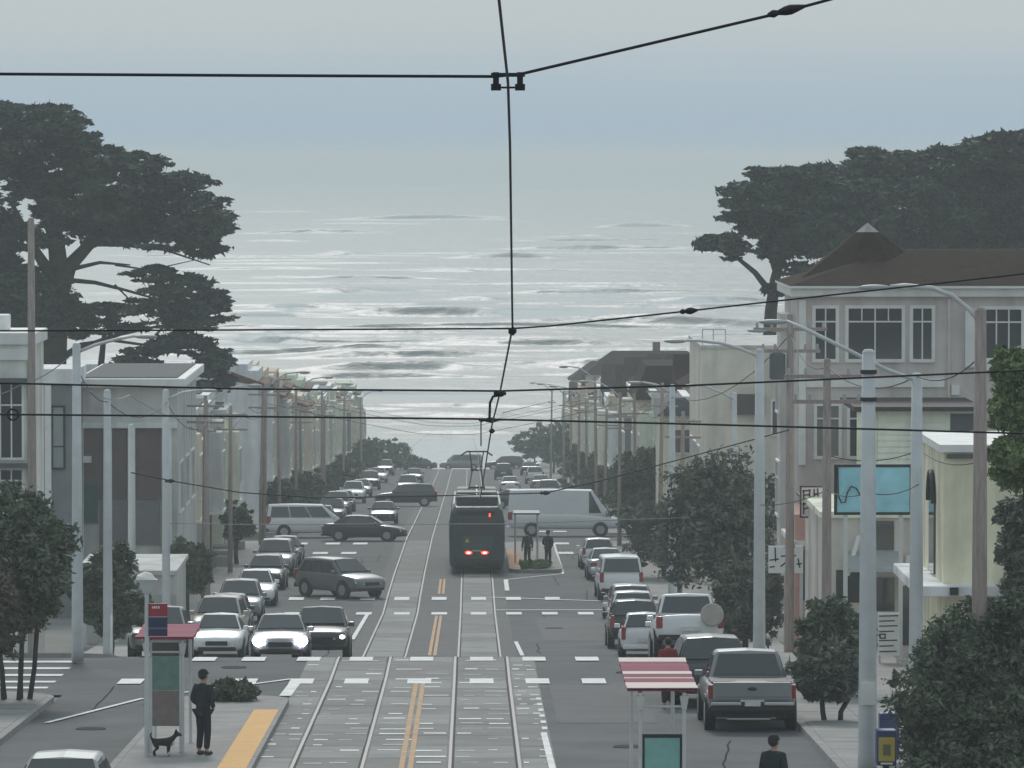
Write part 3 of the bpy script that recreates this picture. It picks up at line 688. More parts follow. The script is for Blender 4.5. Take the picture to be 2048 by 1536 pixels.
# ------------------------------------------------------------------ foliage
def leaves(name, pads, m, parent, n, size, seed, flat=.5, sub=.28):
    """many small leaf faces gathered in clumps spread through ellipsoid pads ((centre), (radii), weight)"""
    r = np.random.default_rng(seed); C = []; N = []
    wts = np.array([p[2] * (p[1][0] * p[1][1] * p[1][2]) ** (2 / 3) for p in pads]); wts = wts / wts.sum()
    for (c, rad, _), w in zip(pads, wts):
        k = max(20, int(n * w)); nc_ = max(3, int(k / 55))
        d = r.normal(size=(nc_, 3)); d /= np.linalg.norm(d, axis=1)[:, None]
        cc = d * (r.uniform(.15, 1.0, nc_) ** .42)[:, None] * np.array(rad)
        which = r.integers(0, nc_, k)
        off = r.normal(size=(k, 3)); off /= np.maximum(1e-6, np.linalg.norm(off, axis=1))[:, None]
        off *= (r.random(k) ** .5)[:, None] * sub * np.array([max(rad[0], rad[1]) * .55 + min(rad) * .45] * 2 + [min(rad) * .75])
        C.append(np.array(c) + cc[which] + off * r.uniform(.5, 1.25, nc_)[which][:, None])
    C = np.concatenate(C); k = len(C)
    a = r.normal(size=(k, 3)); a[:, 2] *= flat; a /= np.linalg.norm(a, axis=1)[:, None]
    b = r.normal(size=(k, 3)); b -= a * (a * b).sum(1)[:, None]; b /= np.linalg.norm(b, axis=1)[:, None]
    s = size * np.clip(r.lognormal(-.1, .45, k), .35, 2.2)[:, None]
    V = np.stack([C - a * s, C + b * s * .42, C + a * s * 1.1, C - b * s * .42], 1).reshape(-1, 3)
    me = big_mesh(name, V, np.arange(4 * k).reshape(-1, 4))
    return put(name, me, m, parent)
def limb(pts, r0, r1, n=7):
    k = len(pts); return MB().tube(pts, [r0 + (r1 - r0) * i / (k - 1) for i in range(k)], n)
def wiggle(a, b, k, amp, rd):
    a, b = Vector(a), Vector(b)
    return [a + (b - a) * (i / k) + (Vector((rd.uniform(-1, 1), rd.uniform(-1, 1), rd.uniform(-.4, .4))) * amp if 0 < i < k else Vector()) for i in range(k + 1)]
def street_tree(px, py_base_D, X, top_py, half_px, m, label, seed, trunks=1, n=9000, low=.28, name='street_tree', size=.13, ground=.13):
    D = py_base_D; z0 = zg(D) + ground; s = FPX / D
    h = (ZC - (top_py - EYE) / s - z0) * 1.03; hw = half_px / s * 1.22; n = int(n * (2.9 if D < 140 else 1.9)); size = size * (.55 if D < 140 else .72 if D < 330 else .8)
    t = thing(name, (X, D, z0), label, 'tree', 'street trees')
    rd = random.Random(seed); pads = []
    zc = h * (low + (1 - low) / 2); hz = h * (1 - low) / 2
    for k in range(11):
        a = rd.uniform(0, 6.283); q = rd.uniform(.2, .68)
        pads.append(((math.cos(a) * hw * q, math.sin(a) * hw * q, zc + rd.uniform(-.55, .5) * hz), (hw * rd.uniform(.34, .55), hw * rd.uniform(.34, .55), hz * rd.uniform(.34, .52)), 1))
    pads += [((0, 0, zc), (hw * .72, hw * .72, hz * .72), 1.6), ((rd.uniform(-.2, .2) * hw, 0, h - hz * .42), (hw * .48, hw * .48, hz * .42), 1)]
    leaves('crown', pads, m, t, n, size, seed, flat=.8, sub=.42)
    tr = MB()
    for k in range(trunks):
        a = 6.283 * k / trunks; rr = .0 if trunks == 1 else hw * .2
        b0 = (math.cos(a) * rr, math.sin(a) * rr, -.12); b1 = (math.cos(a) * rr * 2.2, math.sin(a) * rr * 2.2, zc)
        tr.v, tr.f = tr.v, tr.f; tr.tube(wiggle(b0, b1, 4, .06, rd), [.13, .11, .09, .07, .05] if trunks == 1 else [.07, .06, .06, .05, .04], 7)
        for q in range(3):
            e = (b1[0] + rd.uniform(-.6, .6) * hw, b1[1] + rd.uniform(-.6, .6) * hw, zc + rd.uniform(.1, .6) * hz)
            st = Vector(b0) + (Vector(b1) - Vector(b0)) * .7
            tr.tube(wiggle(st, e, 3, .08, rd), [.05, .04, .03, .015], 5)
    tr.build('trunk', BARK, t, smooth=True)
    return t
# near left corner trees (cropped by the left edge), clipped shrubs beyond the cross street
street_tree(0, 133, -11.05, 985, 112, L_ST, 'tall dark green tree on the near left corner pavement', 1, trunks=5, n=16000, low=.3)
street_tree(0, 130.5, -11.7, 1110, 74, L_BR, 'brownish bushy tree in front of the tall green corner tree, cut by the left edge', 2, trunks=3, n=9000, low=.3)
street_tree(0, 170, -11.2, 1082, 62, L_ST, 'dark rounded tree beyond the left corner, left of the lamp post', 3, n=9000, low=.05)
street_tree(0, 215, -11.1, 1080, 44, L_ST, 'dark rounded tree on the left pavement above the lowest parked cars', 4, n=8000, low=.25)
street_tree(0, 272, -11.6, 1003, 30, L_ST, 'small dark tree on the left pavement beside the crossing white minivan', 5, n=4000, low=.3)
street_tree(0, 204, 9.35, 912, 112, L_GR, 'large dark tree on the right pavement behind the tall steel lamp pole', 6, n=17000, low=.12)
street_tree(0, 256, 9.0, 1000, 80, L_GR, 'mid-size tree on the right pavement left of the largest one', 66, n=9000, low=.1)
street_tree(0, 300, 9.6, 898, 74, L_ST, 'tall dark tree right of the crossing white cargo van', 7, n=11000, low=.18)
street_tree(0, 186, 9.3, 1130, 66, L_GR, 'low bushy tree on the right pavement in front of the largest tree', 67, n=8000, low=.06)
street_tree(0, 134, 8.9, 1195, 66, L_ST, 'bushy tree right of the silver pickup beyond the nearest steel pole', 8, n=11000, low=.08)
street_tree(0, 125, 8.25, 1290, 62, L_GR, 'small leafy tree beside the silver pickup, left of the nearest steel pole', 9, n=9000, low=.16, trunks=2)
def shaped_bush(name, X0, D, pads_px, label, m, seed, n, size, stems, dz=.13):
    s = FPX / D; z0 = zg(D) + dz; t = thing(name, (X0, D, z0), label, 'tree' if 'tree' in name else 'bush', 'street trees'); rd = random.Random(seed); pads = []
    def L(px, py, dy=0): p = pt(px, py, D + dy); return Vector((p.x - X0, dy, p.z - z0))
    for px, py, rx, ry in pads_px:
        for q in range(2):
            c = L(px + rd.uniform(-.2, .2) * rx, py + rd.uniform(-.2, .2) * ry, rd.uniform(-.8, .8)); pads.append((tuple(c), (rx / s * .85, rx / s * .9, ry / s * .85), 1))
    leaves('crown', pads, m, t, n, size, seed, flat=.8, sub=.4)
    tr = MB()
    for a_, b_, r_ in stems: tr.tube(wiggle(L(*a_), L(*b_), 4, .05, rd), [r_, r_ * .85, r_ * .7, r_ * .5, r_ * .3], 7)
    tr.build('trunk', BARK, t, smooth=True)
shaped_bush('big_bush', 9.9, 107, [(1945, 1255, 80, 60), (2030, 1235, 70, 60), (1890, 1320, 80, 70), (1990, 1340, 100, 90), (1850, 1410, 75, 70), (1930, 1430, 100, 90), (2040, 1440, 80, 100), (1835, 1490, 50, 55), (1900, 1520, 90, 80), (2010, 1540, 110, 90), (1850, 1570, 70, 60)],
            'big dark bush filling the bottom right corner', L_ST, 10, 80000, .052, [((1930, 1620), (1930, 1400), .07), ((1980, 1640), (2010, 1300), .08), ((1900, 1620), (1860, 1450), .05)])
shaped_bush('street_tree', 11.6, 112, [(2030, 740, 45, 50), (2015, 820, 40, 50), (2050, 800, 60, 90), (2015, 900, 40, 40), (2050, 920, 60, 60), (2080, 860, 60, 90)], 'bright green tree cut off by the right edge above the bushes', L_LT, 12, 30000, .06, [((2075, 1540), (2060, 1000), .16), ((2062, 1080), (2040, 800), .1)])
shaped_bush('street_tree', 12.2, 118, [(2030, 1030, 45, 36), (2060, 1090, 55, 50), (2025, 1120, 35, 40), (2050, 1165, 50, 30)], 'grey green tree at the right edge below the bright green one', L_GR, 13, 20000, .06, [((2065, 1490), (2055, 1100), .1)])
sp = [(0, 600, -8.8, 900, 40), (0, 630, -7.6, 905, 34), (0, 560, -10.9, 872, 36), (0, 640, -9.5, 878, 46), (0, 600, 9.0, 838, 48), (0, 570, 10.3, 852, 44), (0, 635, 7.4, 860, 44), (0, 520, 10.2, 880, 40), (0, 480, -11.0, 905, 34), (0, 440, -11.2, 930, 34), (0, 450, 9.4, 905, 46), (0, 400, 9.6, 925, 44), (0, 372, -11.3, 938, 40), (0, 335, -11.5, 950, 34)]
cl = 0; cr_ = 0
for i, (a, D, X, tp, hp) in enumerate(sp):
    side = 'left' if X < 0 else 'right'
    dup_ = sorted([q[1] for q in sp if (q[2] < 0) == (X < 0)])
    street_tree(0, D, X, tp, hp, L_ST if i % 2 else L_GR, f'{ordw(dup_.index(D) if dup_.count(D) == 1 else dup_.index(D))} far dark tree down the {side} pavement towards the sea', 30 + i, n=2200, low=.1, size=.22, name='far_tree')

dune_p = []; rdn = random.Random(9)
for k in range(70):
    x = rdn.uniform(-70, 70)
    if -10 < x < 8: continue
    dune_p.append(((x, 655 + rdn.uniform(-1.2, 1.5), zg(655) + rdn.uniform(.1, .5)), (rdn.uniform(1.2, 3), 1.2, rdn.uniform(.4, 1.1)), 1))
tag(leaves('dune_grass', dune_p, L_GR, None, 12000, .3, 9, flat=1.6, sub=.5), 'low dune grass along the sea end of the street', None, None, 'stuff')
# the great cypresses behind the houses
def cypress(name, X0, D, pads_px, trunks_px, label, seed, n, gap=()):
    s = FPX / D; z0 = zg(D) - .1
    t = thing(name, (X0, D, z0), label, 'tree', 'wind-shaped cypresses'); rd = random.Random(seed); pads = []
    def L(px, py, dy=0): p = pt(px, py, D + dy); return Vector((p.x - X0, dy, p.z - z0))
    for (px, py, rx, ry, *w) in pads_px:
        for q in range(2):
            dy = rd.uniform(-5, 5); c = L(px + rd.uniform(-.15, .15) * rx, py + rd.uniform(-.1, .1) * ry, dy)
            pads.append((tuple(c), (rx / s * rd.uniform(.85, 1.05), 3.2 + .35 * rx / s, ry / s * rd.uniform(.82, 1.05)), w[0] if w else 1))
    leaves('crown', pads, L_CYP, t, int(n * 1.75), .175, seed, flat=.45, sub=.24)
    tr = MB()
    for pts, r0, r1 in trunks_px:
        P_ = [L(px, py, dy) for px, py, dy in pts]; k = len(P_)
        tr.tube(P_, [r0 + (r1 - r0) * i / (k - 1) for i in range(k)], 8)
    tr.build('trunk', BARK, t, smooth=True)
    return t
cypress('cypress_tree', -22.3, 300,
        [(50, 232, 95, 30), (110, 250, 70, 40), (30, 290, 90, 55), (150, 290, 70, 36), (215, 310, 80, 26), (270, 325, 70, 18), (100, 350, 120, 50), (220, 370, 130, 48), (340, 375, 85, 32), (-60, 300, 90, 80),
         (60, 400, 60, 26, .4), (180, 430, 130, 48), (300, 430, 120, 55), (390, 440, 70, 52), (430, 450, 38, 36), (330, 480, 90, 22), (410, 495, 46, 22), (230, 465, 80, 30), (20, 470, 60, 40), (-60, 450, 90, 90), (100, 470, 40, 30, .6),
         (20, 560, 60, 60), (80, 600, 70, 60), (60, 650, 90, 40), (150, 640, 90, 40), (300, 548, 55, 18, .7), (360, 575, 70, 26), (420, 600, 46, 26), (320, 615, 90, 24), (400, 640, 66, 22), (230, 620, 60, 22, .6),
         (250, 655, 80, 12, .5), (370, 690, 66, 24), (420, 715, 48, 26), (300, 715, 40, 26, .6), (250, 720, 40, 26, .6), (430, 755, 34, 40), (340, 650, 60, 12, .5), (-40, 600, 80, 80)],
        [([(95, 1090, 0), (98, 900, 0), (105, 740, 0), (112, 640, 0), (120, 560, 0), (112, 480, 0), (90, 400, 0), (60, 300, 0)], .95, .25),
         ([(118, 590, 0), (140, 530, 0), (180, 488, 0), (230, 468, 1), (300, 440, 2)], .5, .12), ([(115, 570, 0), (70, 500, -2), (20, 400, -3)], .4, .1),
         ([(135, 560, 0), (190, 565, 1), (250, 580, 2), (320, 600, 2)], .14, .05), ([(135, 540, 0), (200, 525, -1), (260, 530, -2)], .14, .04), ([(105, 720, 0), (180, 690, 1), (240, 668, 2), (330, 650, 2)], .22, .06),
         ([(118, 720, 0), (160, 690, 0), (220, 680, -2), (360, 700, -3)], .18, .05), ([(200, 750, 2), (205, 700, 2), (210, 660, 2)], .2, .12), ([(270, 750, 2), (275, 710, 2), (330, 650, 2)], .14, .06),
         ([(180, 488, 0), (250, 490, 2), (330, 500, 3), (420, 530, 3)], .14, .03), ([(230, 530, 1), (300, 540, 2), (390, 520, 2)], .06, .02), ([(230, 570, 1), (260, 600, 2), (300, 640, 2)], .06, .02), ([(430, 760, 2), (432, 810, 2), (430, 900, 2)], .2, .25)],
        'huge dark layered cypress rising behind the houses on the left', 71, 72000)
cypress('cypress_tree', 16.4, 300,
        [(1440, 485, 46, 18), (1415, 492, 24, 12), (1470, 505, 34, 14, .6), (1480, 395, 40, 34), (1475, 430, 36, 22, .6), (1530, 350, 36, 16), (1560, 400, 70, 50), (1600, 350, 60, 22), (1520, 450, 50, 28, .6), (1600, 470, 70, 44), (1650, 390, 70, 60), (1640, 470, 80, 60),
         (1560, 500, 40, 24), (1590, 540, 36, 16, .5), (1640, 345, 50, 18), (1700, 440, 90, 90), (1555, 585, 24, 12, .4), (1700, 380, 60, 40)],
        [([(1535, 1130, 0), (1536, 800, 0), (1538, 700, 0), (1542, 620, 0), (1550, 560, 0), (1565, 500, 0), (1590, 430, 0), (1620, 370, 0)], .5, .12), ([(1541, 585, 0), (1510, 545, 0), (1470, 512, 0), (1440, 495, 0)], .2, .05),
         ([(1552, 550, 0), (1530, 480, 1), (1490, 420, 1)], .14, .04), ([(1560, 510, 0), (1640, 450, 2), (1700, 400, 2)], .25, .08)],
        'dark cypress with a bare trunk and a lone side branch on the right', 72, 34000)
cypress('cypress_tree', 26.0, 312,
        [(1740, 308, 46, 16), (1720, 330, 40, 14, .7), (1770, 345, 90, 46), (1830, 320, 60, 28), (1840, 420, 130, 110), (1900, 340, 90, 46), (1960, 310, 60, 36), (2000, 290, 70, 28), (1960, 282, 30, 10, .6), (2060, 300, 70, 50), (1980, 420, 130, 120), (2080, 420, 120, 120), (1760, 500, 110, 70), (1900, 520, 130, 80), (2050, 540, 120, 80), (1780, 600, 120, 60), (1950, 600, 150, 60)],
        [([(1890, 1100, 0), (1890, 800, 0), (1880, 600, 0), (1880, 450, 0), (1880, 340, 0)], .8, .2)],
        'broad dark cypress mass behind the gabled brown roof on the right', 73, 60000)

# ------------------------------------------------------------------ buildings
def wallm(nm, c):
    g = sum(c) / 3; c = tuple(min(.88, (g + (q - g) * 1.12) * 1.38) for q in c)
    return mat('stucco_' + nm, c, .9, var=.13, vs_=.8, bump=.15, bs=12, dirt=.38)
STUC = {'cream': (.68, .63, .52), 'grey': (.46, .45, .43), 'white': (.76, .74, .69), 'beige': (.60, .53, .43), 'pink': (.60, .45, .40), 'pale blue': (.45, .50, .52), 'tan': (.50, .42, .33), 'pale green': (.50, .54, .44), 'brown': (.28, .22, .17), 'dark grey': (.17, .175, .18)}
ROOF = mat('brown_shingles', (.05, .034, .028), .95, spec=.05, var=.25, vs_=2.5, bump=.4, bs=14)
ROOFG = mat('grey_shingles', (.13, .13, .13), .95, var=.2, vs_=2.5)
TILE = mat('clay_roof', (.17, .10, .07), .9, var=.25, vs_=3)
GARD = mat('garage_door_paint', (.42, .42, .40), .7, var=.08, dirt=.1)
DOORM = mat('door_paint', (.10, .06, .045), .6, var=.1)
def window(par, face, a0, a1, z0, z1, plane, cols=2, rows=1, m=WHITE, fw=.08, sgn=1, split=None, gl=GLASS):
    """framed window; face 'y': seen along y, a = x ; face 'x': seen along x, a = y ; plane is the wall, sgn the way it faces"""
    f = MB()
    def B(u0, u1, w0, w1, p0, p1, M):
        p0, p1 = sorted((plane + sgn * p0, plane + sgn * p1))
        M.bx(u0, u1, p0, p1, w0, w1) if face == 'y' else M.bx(p0, p1, u0, u1, w0, w1)
    B(a0 - fw, a0, z0 - fw, z1 + fw, -.02, .07, f); B(a1, a1 + fw, z0 - fw, z1 + fw, -.02, .07, f)
    B(a0, a1, z1, z1 + fw, -.02, .07, f); B(a0, a1, z0 - fw, z0, -.02, .09, f)
    zs = split if split else None
    for k in range(1, cols):
        u = a0 + (a1 - a0) * k / cols; B(u - .022, u + .022, z0, z1, .0, .045, f)
    if zs: B(a0, a1, z0 + (z1 - z0) * zs - .025, z0 + (z1 - z0) * zs + .025, .0, .05, f)
    for k in range(1, rows):
        v = z0 + (z1 - z0) * k / rows; B(a0, a1, v - .022, v + .022, .0, .04, f)
    o = f.build('window', m, par, fix=False)
    g = MB(); B(a0, a1, z0, z1, -.03, .012, g); g.build('pane', gl, o, fix=False)
    return o
def row_house(variant, rnd_):
    """street front at local x = 0 facing +x, body behind it; returns an untagged prototype"""
    w = 7.6; h = {0: 8.2, 1: 8.9, 2: 8.0, 3: 9.6, 4: 8.6}[variant]
    t = bpy.data.objects.new('row_house', None); COL.objects.link(t)
    MB().bx(-12, 0, -w / 2 + .02, w / 2 - .02, -1.5, h).build('wall', wallm('cream', STUC['cream']), t, fix=False)
    if variant in (0, 4):
        MB().bx(-12.05, .18, -w / 2, w / 2, h - .25, h + .12).build('cornice', WHITE, t, bevel=.03)
        MB().bx(-11.7, -.25, -w / 2 + .3, w / 2 - .3, h + .13, h + .2).build('roof', ROOFG, t)
    elif variant == 1:
        MB().prism([(-1.6, h - .05), (.55, h - .75), (.55, h - .9), (-1.6, h - .55)], 'y', -w / 2, w / 2).build('tile_pent', TILE, t)
        MB().bx(-11.9, -.6, -w / 2 + .05, w / 2 - .05, h + .003, h + .35).build('parapet', wallm('cream', STUC['cream']), t)
    elif variant == 2:
        MB().prism([(-w / 2 - .2, h - .05), (w / 2 + .2, h - .05), (0, h + 2.1)], 'x', -12.2, .3).build('roof', ROOF, t)
    else:
        r = MB(); r.add([(-12.3, -w / 2 - .25, h - .03), (.35, -w / 2 - .25, h - .03), (.35, w / 2 + .25, h - .03), (-12.3, w / 2 + .25, h - .03), (-9.5, 0, h + 1.9), (-2.4, 0, h + 1.9)],
                        [(3, 2, 1, 0), (0, 1, 5, 4), (1, 2, 5), (2, 3, 4, 5), (3, 0, 4)]); r.build('roof', ROOF if variant == 3 else ROOFG, t)
        MB().bx(-7, -6.3, -1.8, -1.1, h + .3, h + 2.6).build('chimney', TILE, t)
    MB().bx(-.1, .04, -2.9, -.2, .05, 2.35).build('garage_door', GARD, t)
    MB().bx(-.1, .05, 1.5, 2.5, .5, 2.7).build('door', DOORM, t)
    bay = MB(); bay.prism([(-.1, -2.6), (.75, -2.0), (.75, .6), (-.1, 1.2)], 'z', 3.0, h - 1.25); bo = bay.build('bay', wallm('cream', STUC['cream']), t)
    window(bo, 'x', -1.85, -.75, 4.0, 5.9, .75, 1, 1); window(bo, 'x', -.6, .45, 4.0, 5.9, .75, 1, 1)
    MB().bx(.1, .82, -2.5, 1.1, 2.85, 2.99).build('ledge', WHITE, t)
    window(t, 'x', 1.8, 3.1, 4.1, 5.8, .0, 1, 1)
    window(t, 'y', -4.5, -3.2, h - 2.7, h - 1.5, -w / 2 + .02, 1, 1, sgn=-1)
    MB().bx(.0, .9, 1.3, 2.7, -1.3, .45).build('steps', SIDE, t)
    return t
protos = [row_house(v, rnd) for v in range(5)]
HROOF = ['flat cornice', 'tiled pent roof', 'steep gable', 'hipped roof', 'plain flat top']
def set_wall(o, m):
    for c in o.children:
        nm = c.name.split('.')[0]
        if nm in ('wall', 'bay', 'parapet'):
            c.material_slots[0].link = 'OBJECT'; c.material_slots[0].material = m
def row(side, y0, y1, seed):
    rd = random.Random(seed); y = y0; i = 0
    while y < y1:
        if XT0 - 7 < y < XT1 + 5: y = XT1 + 6.5
        v = rd.choice([0, 4, 0] if side == 'left' and i < 7 else [0, 0, 1, 4, 4, 0, 1] if side == 'left' else [0, 0, 1, 2, 3, 4, 4]); c = rd.choice(['cream', 'grey', 'white', 'beige', 'pale blue', 'tan', 'pale green', 'grey', 'cream', 'beige', 'dark grey', 'tan', 'white'])
        o = copy_tree(protos[v])
        x = (-12.5 - rd.uniform(0, 1.2)) if side == 'left' else (10.7 + rd.uniform(0, 1.2))
        o.location = (x, y, zg(y) + .1); o.rotation_euler = (0, 0, 0 if side == 'left' else math.pi)
        o.scale = (1, 1, rd.uniform(.92, 1.12))
        set_wall(o, wallm(c.replace(' ', '_'), STUC[c]))
        tag(o, f'{ordw(i)} row house down the {side} side towards the sea, {c} stucco, {HROOF[v]}', 'house', f'row houses down the {side} side')
        y += 7.64; i += 1
row('left', 252.5, 640, 3); row('right', 272, 640, 8)
for p in protos:
    for c in list(p.children_recursive): bpy.data.objects.remove(c)
    bpy.data.objects.remove(p)

def bthing(name, X, D, label, cat='building'): return thing(name, (X, D, zg(D) - .06), label, cat)
def LP(t, D):                                 # pixel -> local coordinates of a thing, on the wall plane at distance D
    def f(px, py): p = pt(px, py, D); return p.x - t.location.x, p.z - t.location.z
    return f
# --- left corner house A
t = bthing('corner_house', -13.25, 166, 'pale grey corner house with white cornice cut off by the left edge'); f = LP(t, 166)
zt = f(0, 690)[1]; GREY1 = wallm('pale_grey', (.62, .62, .57))
MB().bx(-14, 0, 0, 4.5, -1, zt).build('wall', GREY1, t)
MB().bx(-14.2, .12, -.15, 4.6, zt + .003, zt + .38).build('cornice', WHITE, t, bevel=.04)
MB().bx(-14.2, .06, -.10, 0.0, zt - .45, zt - .12).build('string_course', WHITE, t)
for (a, b, c, d) in ((2, 44, 765, 915), (2, 44, 940, 1010)):
    (x0, z1), (x1, z0) = f(a, c), f(b, d); window(t, 'y', x0, x1, z0, z1, 0, 2, 1, sgn=-1, split=.7)
for py in (756, 926):
    x0, z = f(-20, py); x1, _ = f(58, py); MB().bx(x0, x1, -.55, .02, z - .12, z).build('window_hood', mat('dark_slate', (.12, .13, .14), .8), t)
MB().bx(f(52, 0)[0], f(63, 0)[0], -.06, .02, -.5, zt - .5).build('corner_shade', wallm('dark_grey', STUC['dark grey']), t)  # dark strip painting the shade down the wall's right edge
MB().bx(-2.6, -.9, 2, 3.2, zt + .38, zt + .85).build('roof_hatch', WHITE, t, bevel=.05)
# --- left dark house B
t = bthing('narrow_house', -16.0, 226, 'narrow dark grey house with one tall black-framed window'); f = LP(t, 226); zt = f(0, 768)[1]
x0, x1 = f(20, 0)[0], f(149, 0)[0]
MB().bx(x0, x1, 0, 5, -1, zt).build('wall', wallm('dark_grey', STUC['dark grey']), t)
MB().bx(x0, x1 + .1, -.2, 5, zt, f(0, 738)[1]).build('parapet', wallm('white', STUC['white']), t)
(a, z1), (b, z0) = f(106, 815), f(127, 935); window(t, 'y', a, b, z0, z1, 0, 1, 1, m=BLACK, sgn=-1, split=.35, gl=mat('pale_glass', (.25, .28, .29), .15, spec=.8, var=.1))
MB().bx(f(87, 0)[0], f(100, 0)[0], -.25, -.01, -1, zt - .05).build('white_pilaster', WHITE, t)
# --- left pillared building C
t = bthing('pillared_building', -14.4, 230, 'grey two-storey building with tall pilasters and brown panels left of the row'); f = LP(t, 230); zt = f(0, 775)[1]
x0, x1 = f(149, 0)[0], f(352, 0)[0]; GREY2 = wallm('mid_grey', (.44, .43, .41))
MB().bx(x0, x1, .12, 16, -1, zt).build('wall', GREY2, t)
MB().bx(x0, x1 + .35, -.25, 16.2, zt + .003, f(0, 757)[1]).build('cornice', WHITE, t, bevel=.04)
MB().bx(x0 + .2, x1, .2, 15.5, f(0, 757)[1] + .003, f(0, 757)[1] + .05).build('roof', ROOFG, t)
BRP = mat('brown_panel', (.15, .115, .105), .8, var=.15, vs_=1.2)
for a, b, c, d in ((163, 206, 857, 1000), (222, 254, 857, 1000), (269, 321, 857, 1000), (199, 320, 1000, 1090)):
    (u0, z1), (u1, z0) = f(a, c), f(b, d); MB().bx(u0, u1, .02, .118, z0 + .01, z1).build('recessed_panel', BRP if c == 857 else mat('grey_panel', (.2, .2, .2), .8, var=.12), t)
for a, b in ((150, 164), (206, 221), (255, 268), (322, 341)):
    MB().bx(f(a, 0)[0], f(b, 0)[0], -.12, .115, -1, f(0, 850)[1]).build('pilaster', wallm('pilaster_grey', (.58, .60, .58)), t, bevel=.02)
MB().bx(x0, x1, -.16, .11, f(0, 856)[1], f(0, 845)[1]).build('lintel_band', wallm('pilaster_grey', (.58, .60, .58)), t)
(u0, z1), (u1, z0) = f(166, 972), f(196, 1046); MB().bx(u0, u1, -.02, .1, z0, z1).build('green_panel', mat('teal_green_panel', (.05, .11, .10), .7), t)
(u0, z1), (u1, z0) = f(166, 912), f(183, 925); MB().bx(u0, u1, -.2, .0, z0, z1).build('lamp_box', WHITE, t)
for k in range(3):
    window(t, 'x', 1.5 + 4.6 * k, 4.2 + 4.6 * k, 4.2, 6.2, x1, 2, 1)
# --- low garage and fence below it
t = bthing('low_garage', -13.3, 196, 'low grey garage below the pillared building'); f = LP(t, 196)
x0, x1 = f(150, 0)[0], f(345, 0)[0]; zt = f(0, 1150)[1]
MB().bx(x0, x1, 0, 8, -1, zt).build('wall', wallm('grey', STUC['grey']), t); MB().bx(x0 - .1, x1 + .1, -.12, 8.1, zt + .003, zt + .16).build('coping', wallm('grey', STUC['grey']), t)
for k in range(3):
    u = x0 + .35 + k * 1.15; MB().bx(u, u + .9, -.04, .02, .1, 1.9).build('garage_door', GARD, t, bevel=.02)
# --- right: pink three-storey house with turret roof
PINK = wallm('pinkish_grey', (.49, .45, .425))
t = bthing('turret_house', 10.5, 178, 'tall greyish beige house with brown turret roof and white-framed windows'); f = LP(t, 178)
zt = f(0, 594)[1]; x0 = f(1597, 0)[0]; X1 = 17.5
MB().bx(x0, X1, 0, 7.5, -1, zt).build('wall', PINK, t)
MB().bx(x0 - .25, X1, -.3, 7.7, zt, zt + .28).build('cornice', WHITE, t, bevel=.04)
MB().bx(x0 - .3, X1, -.5, 7.9, zt + .283, zt + .36).build('eaves', WHITE, t)
zr = f(0, 503)[1]; p = pt(1735, 446, 181.5); px_, pz_ = p.x - 10.5, p.z - t.location.z; ze = zt + .363
ro = MB(); ro.add([(x0 - .3, -.5, ze), (X1, -.5, ze), (X1, 7.9, ze), (x0 - .3, 7.9, ze), (x0 + 3.2, 3.2, zr), (X1, 3.2, zr), (X1, 4.6, zr), (x0 + 3.2, 4.6, zr)],
                  [(3, 2, 1, 0), (0, 1, 5, 4), (1, 2, 6, 5), (2, 3, 7, 6), (3, 0, 4, 7), (4, 5, 6, 7)]); rf = ro.build('roof', ROOF, t)
tu = MB(); n8 = 8; rr = 2.35
base = [(px_ + rr * math.cos(math.pi * (k + .5) / 4) * 1.12, 3.4 + rr * math.sin(math.pi * (k + .5) / 4), ze + .02) for k in range(n8)]
mid = [(px_ + .4 * math.cos(math.pi * (k + .5) / 4), 3.4 + .4 * math.sin(math.pi * (k + .5) / 4), pz_ - .3) for k in range(n8)]
tu.loft([base, mid]); tu.build('turret_roof', ROOF, t)
tip = MB(); tip.loft([[(a, b, c + .003) for a, b, c in mid], [(px_ + .02 * math.cos(k), 3.4 + .02 * math.sin(k), pz_) for k in range(n8)]]); tip.build('turret_cap', mat('lead_cap', (.35, .34, .32), .7), t)
ch = MB(); (u0, z1), (u1, z0) = f(1868, 280), f(1880, 300)
for a, b, c, d, n_ in ((1631, 1671, 617, 718, 2), (1697, 1803, 617, 718, 2), (1826, 1863, 617, 718, 2), (1968, 2042, 619, 716, 3)):
    (u0, z1), (u1, z0) = f(a, c), f(b, d); o = window(t, 'y', u0, u1, z0, z1, 0, n_, 1, sgn=-1, split=.74, fw=.11)
    if n_ == 2 and b - a > 60:
        for q in (.25, .75): MB().bx(u0 + (u1 - u0) * q - .02, u0 + (u1 - u0) * q + .02, -.045, 0, z0 + (z1 - z0) * .76, z1).build('muntin', WHITE, o)
for a, b, c, d in ((1634, 1677, 812, 912), (1700, 1722, 812, 912)):
    (u0, z1), (u1, z0) = f(a, c), f(b, d); window(t, 'y', u0, u1, z0, z1, 0, 1, 1, sgn=-1, split=.75, fw=.1, gl=mat('drawn_blind', (.22, .215, .2), .35, spec=.6, var=.1) if a < 1650 else GLASS)
for a, b in ((1612, 1888),):
    u0, z1 = f(a, 757); u1, z0 = f(b, 774); MB().bx(u0, u1, -.1, .01, z0, z1).build('string_course', WHITE, t)
for a, b, c, d in ((1930, 1950, 622, 735), (1598, 1611, 600, 930)):
    (u0, z1), (u1, z0) = f(a, c), f(b, d); MB().bx(u0, u1, -.14, .01, z0, z1).build('white_pilaster', WHITE, t, bevel=.02)
MB().tube([(f(1900, 0)[0], -.08, 1), (f(1900, 0)[0], -.08, zt - .05)], .05, 8).build('downpipe', PINK, t)
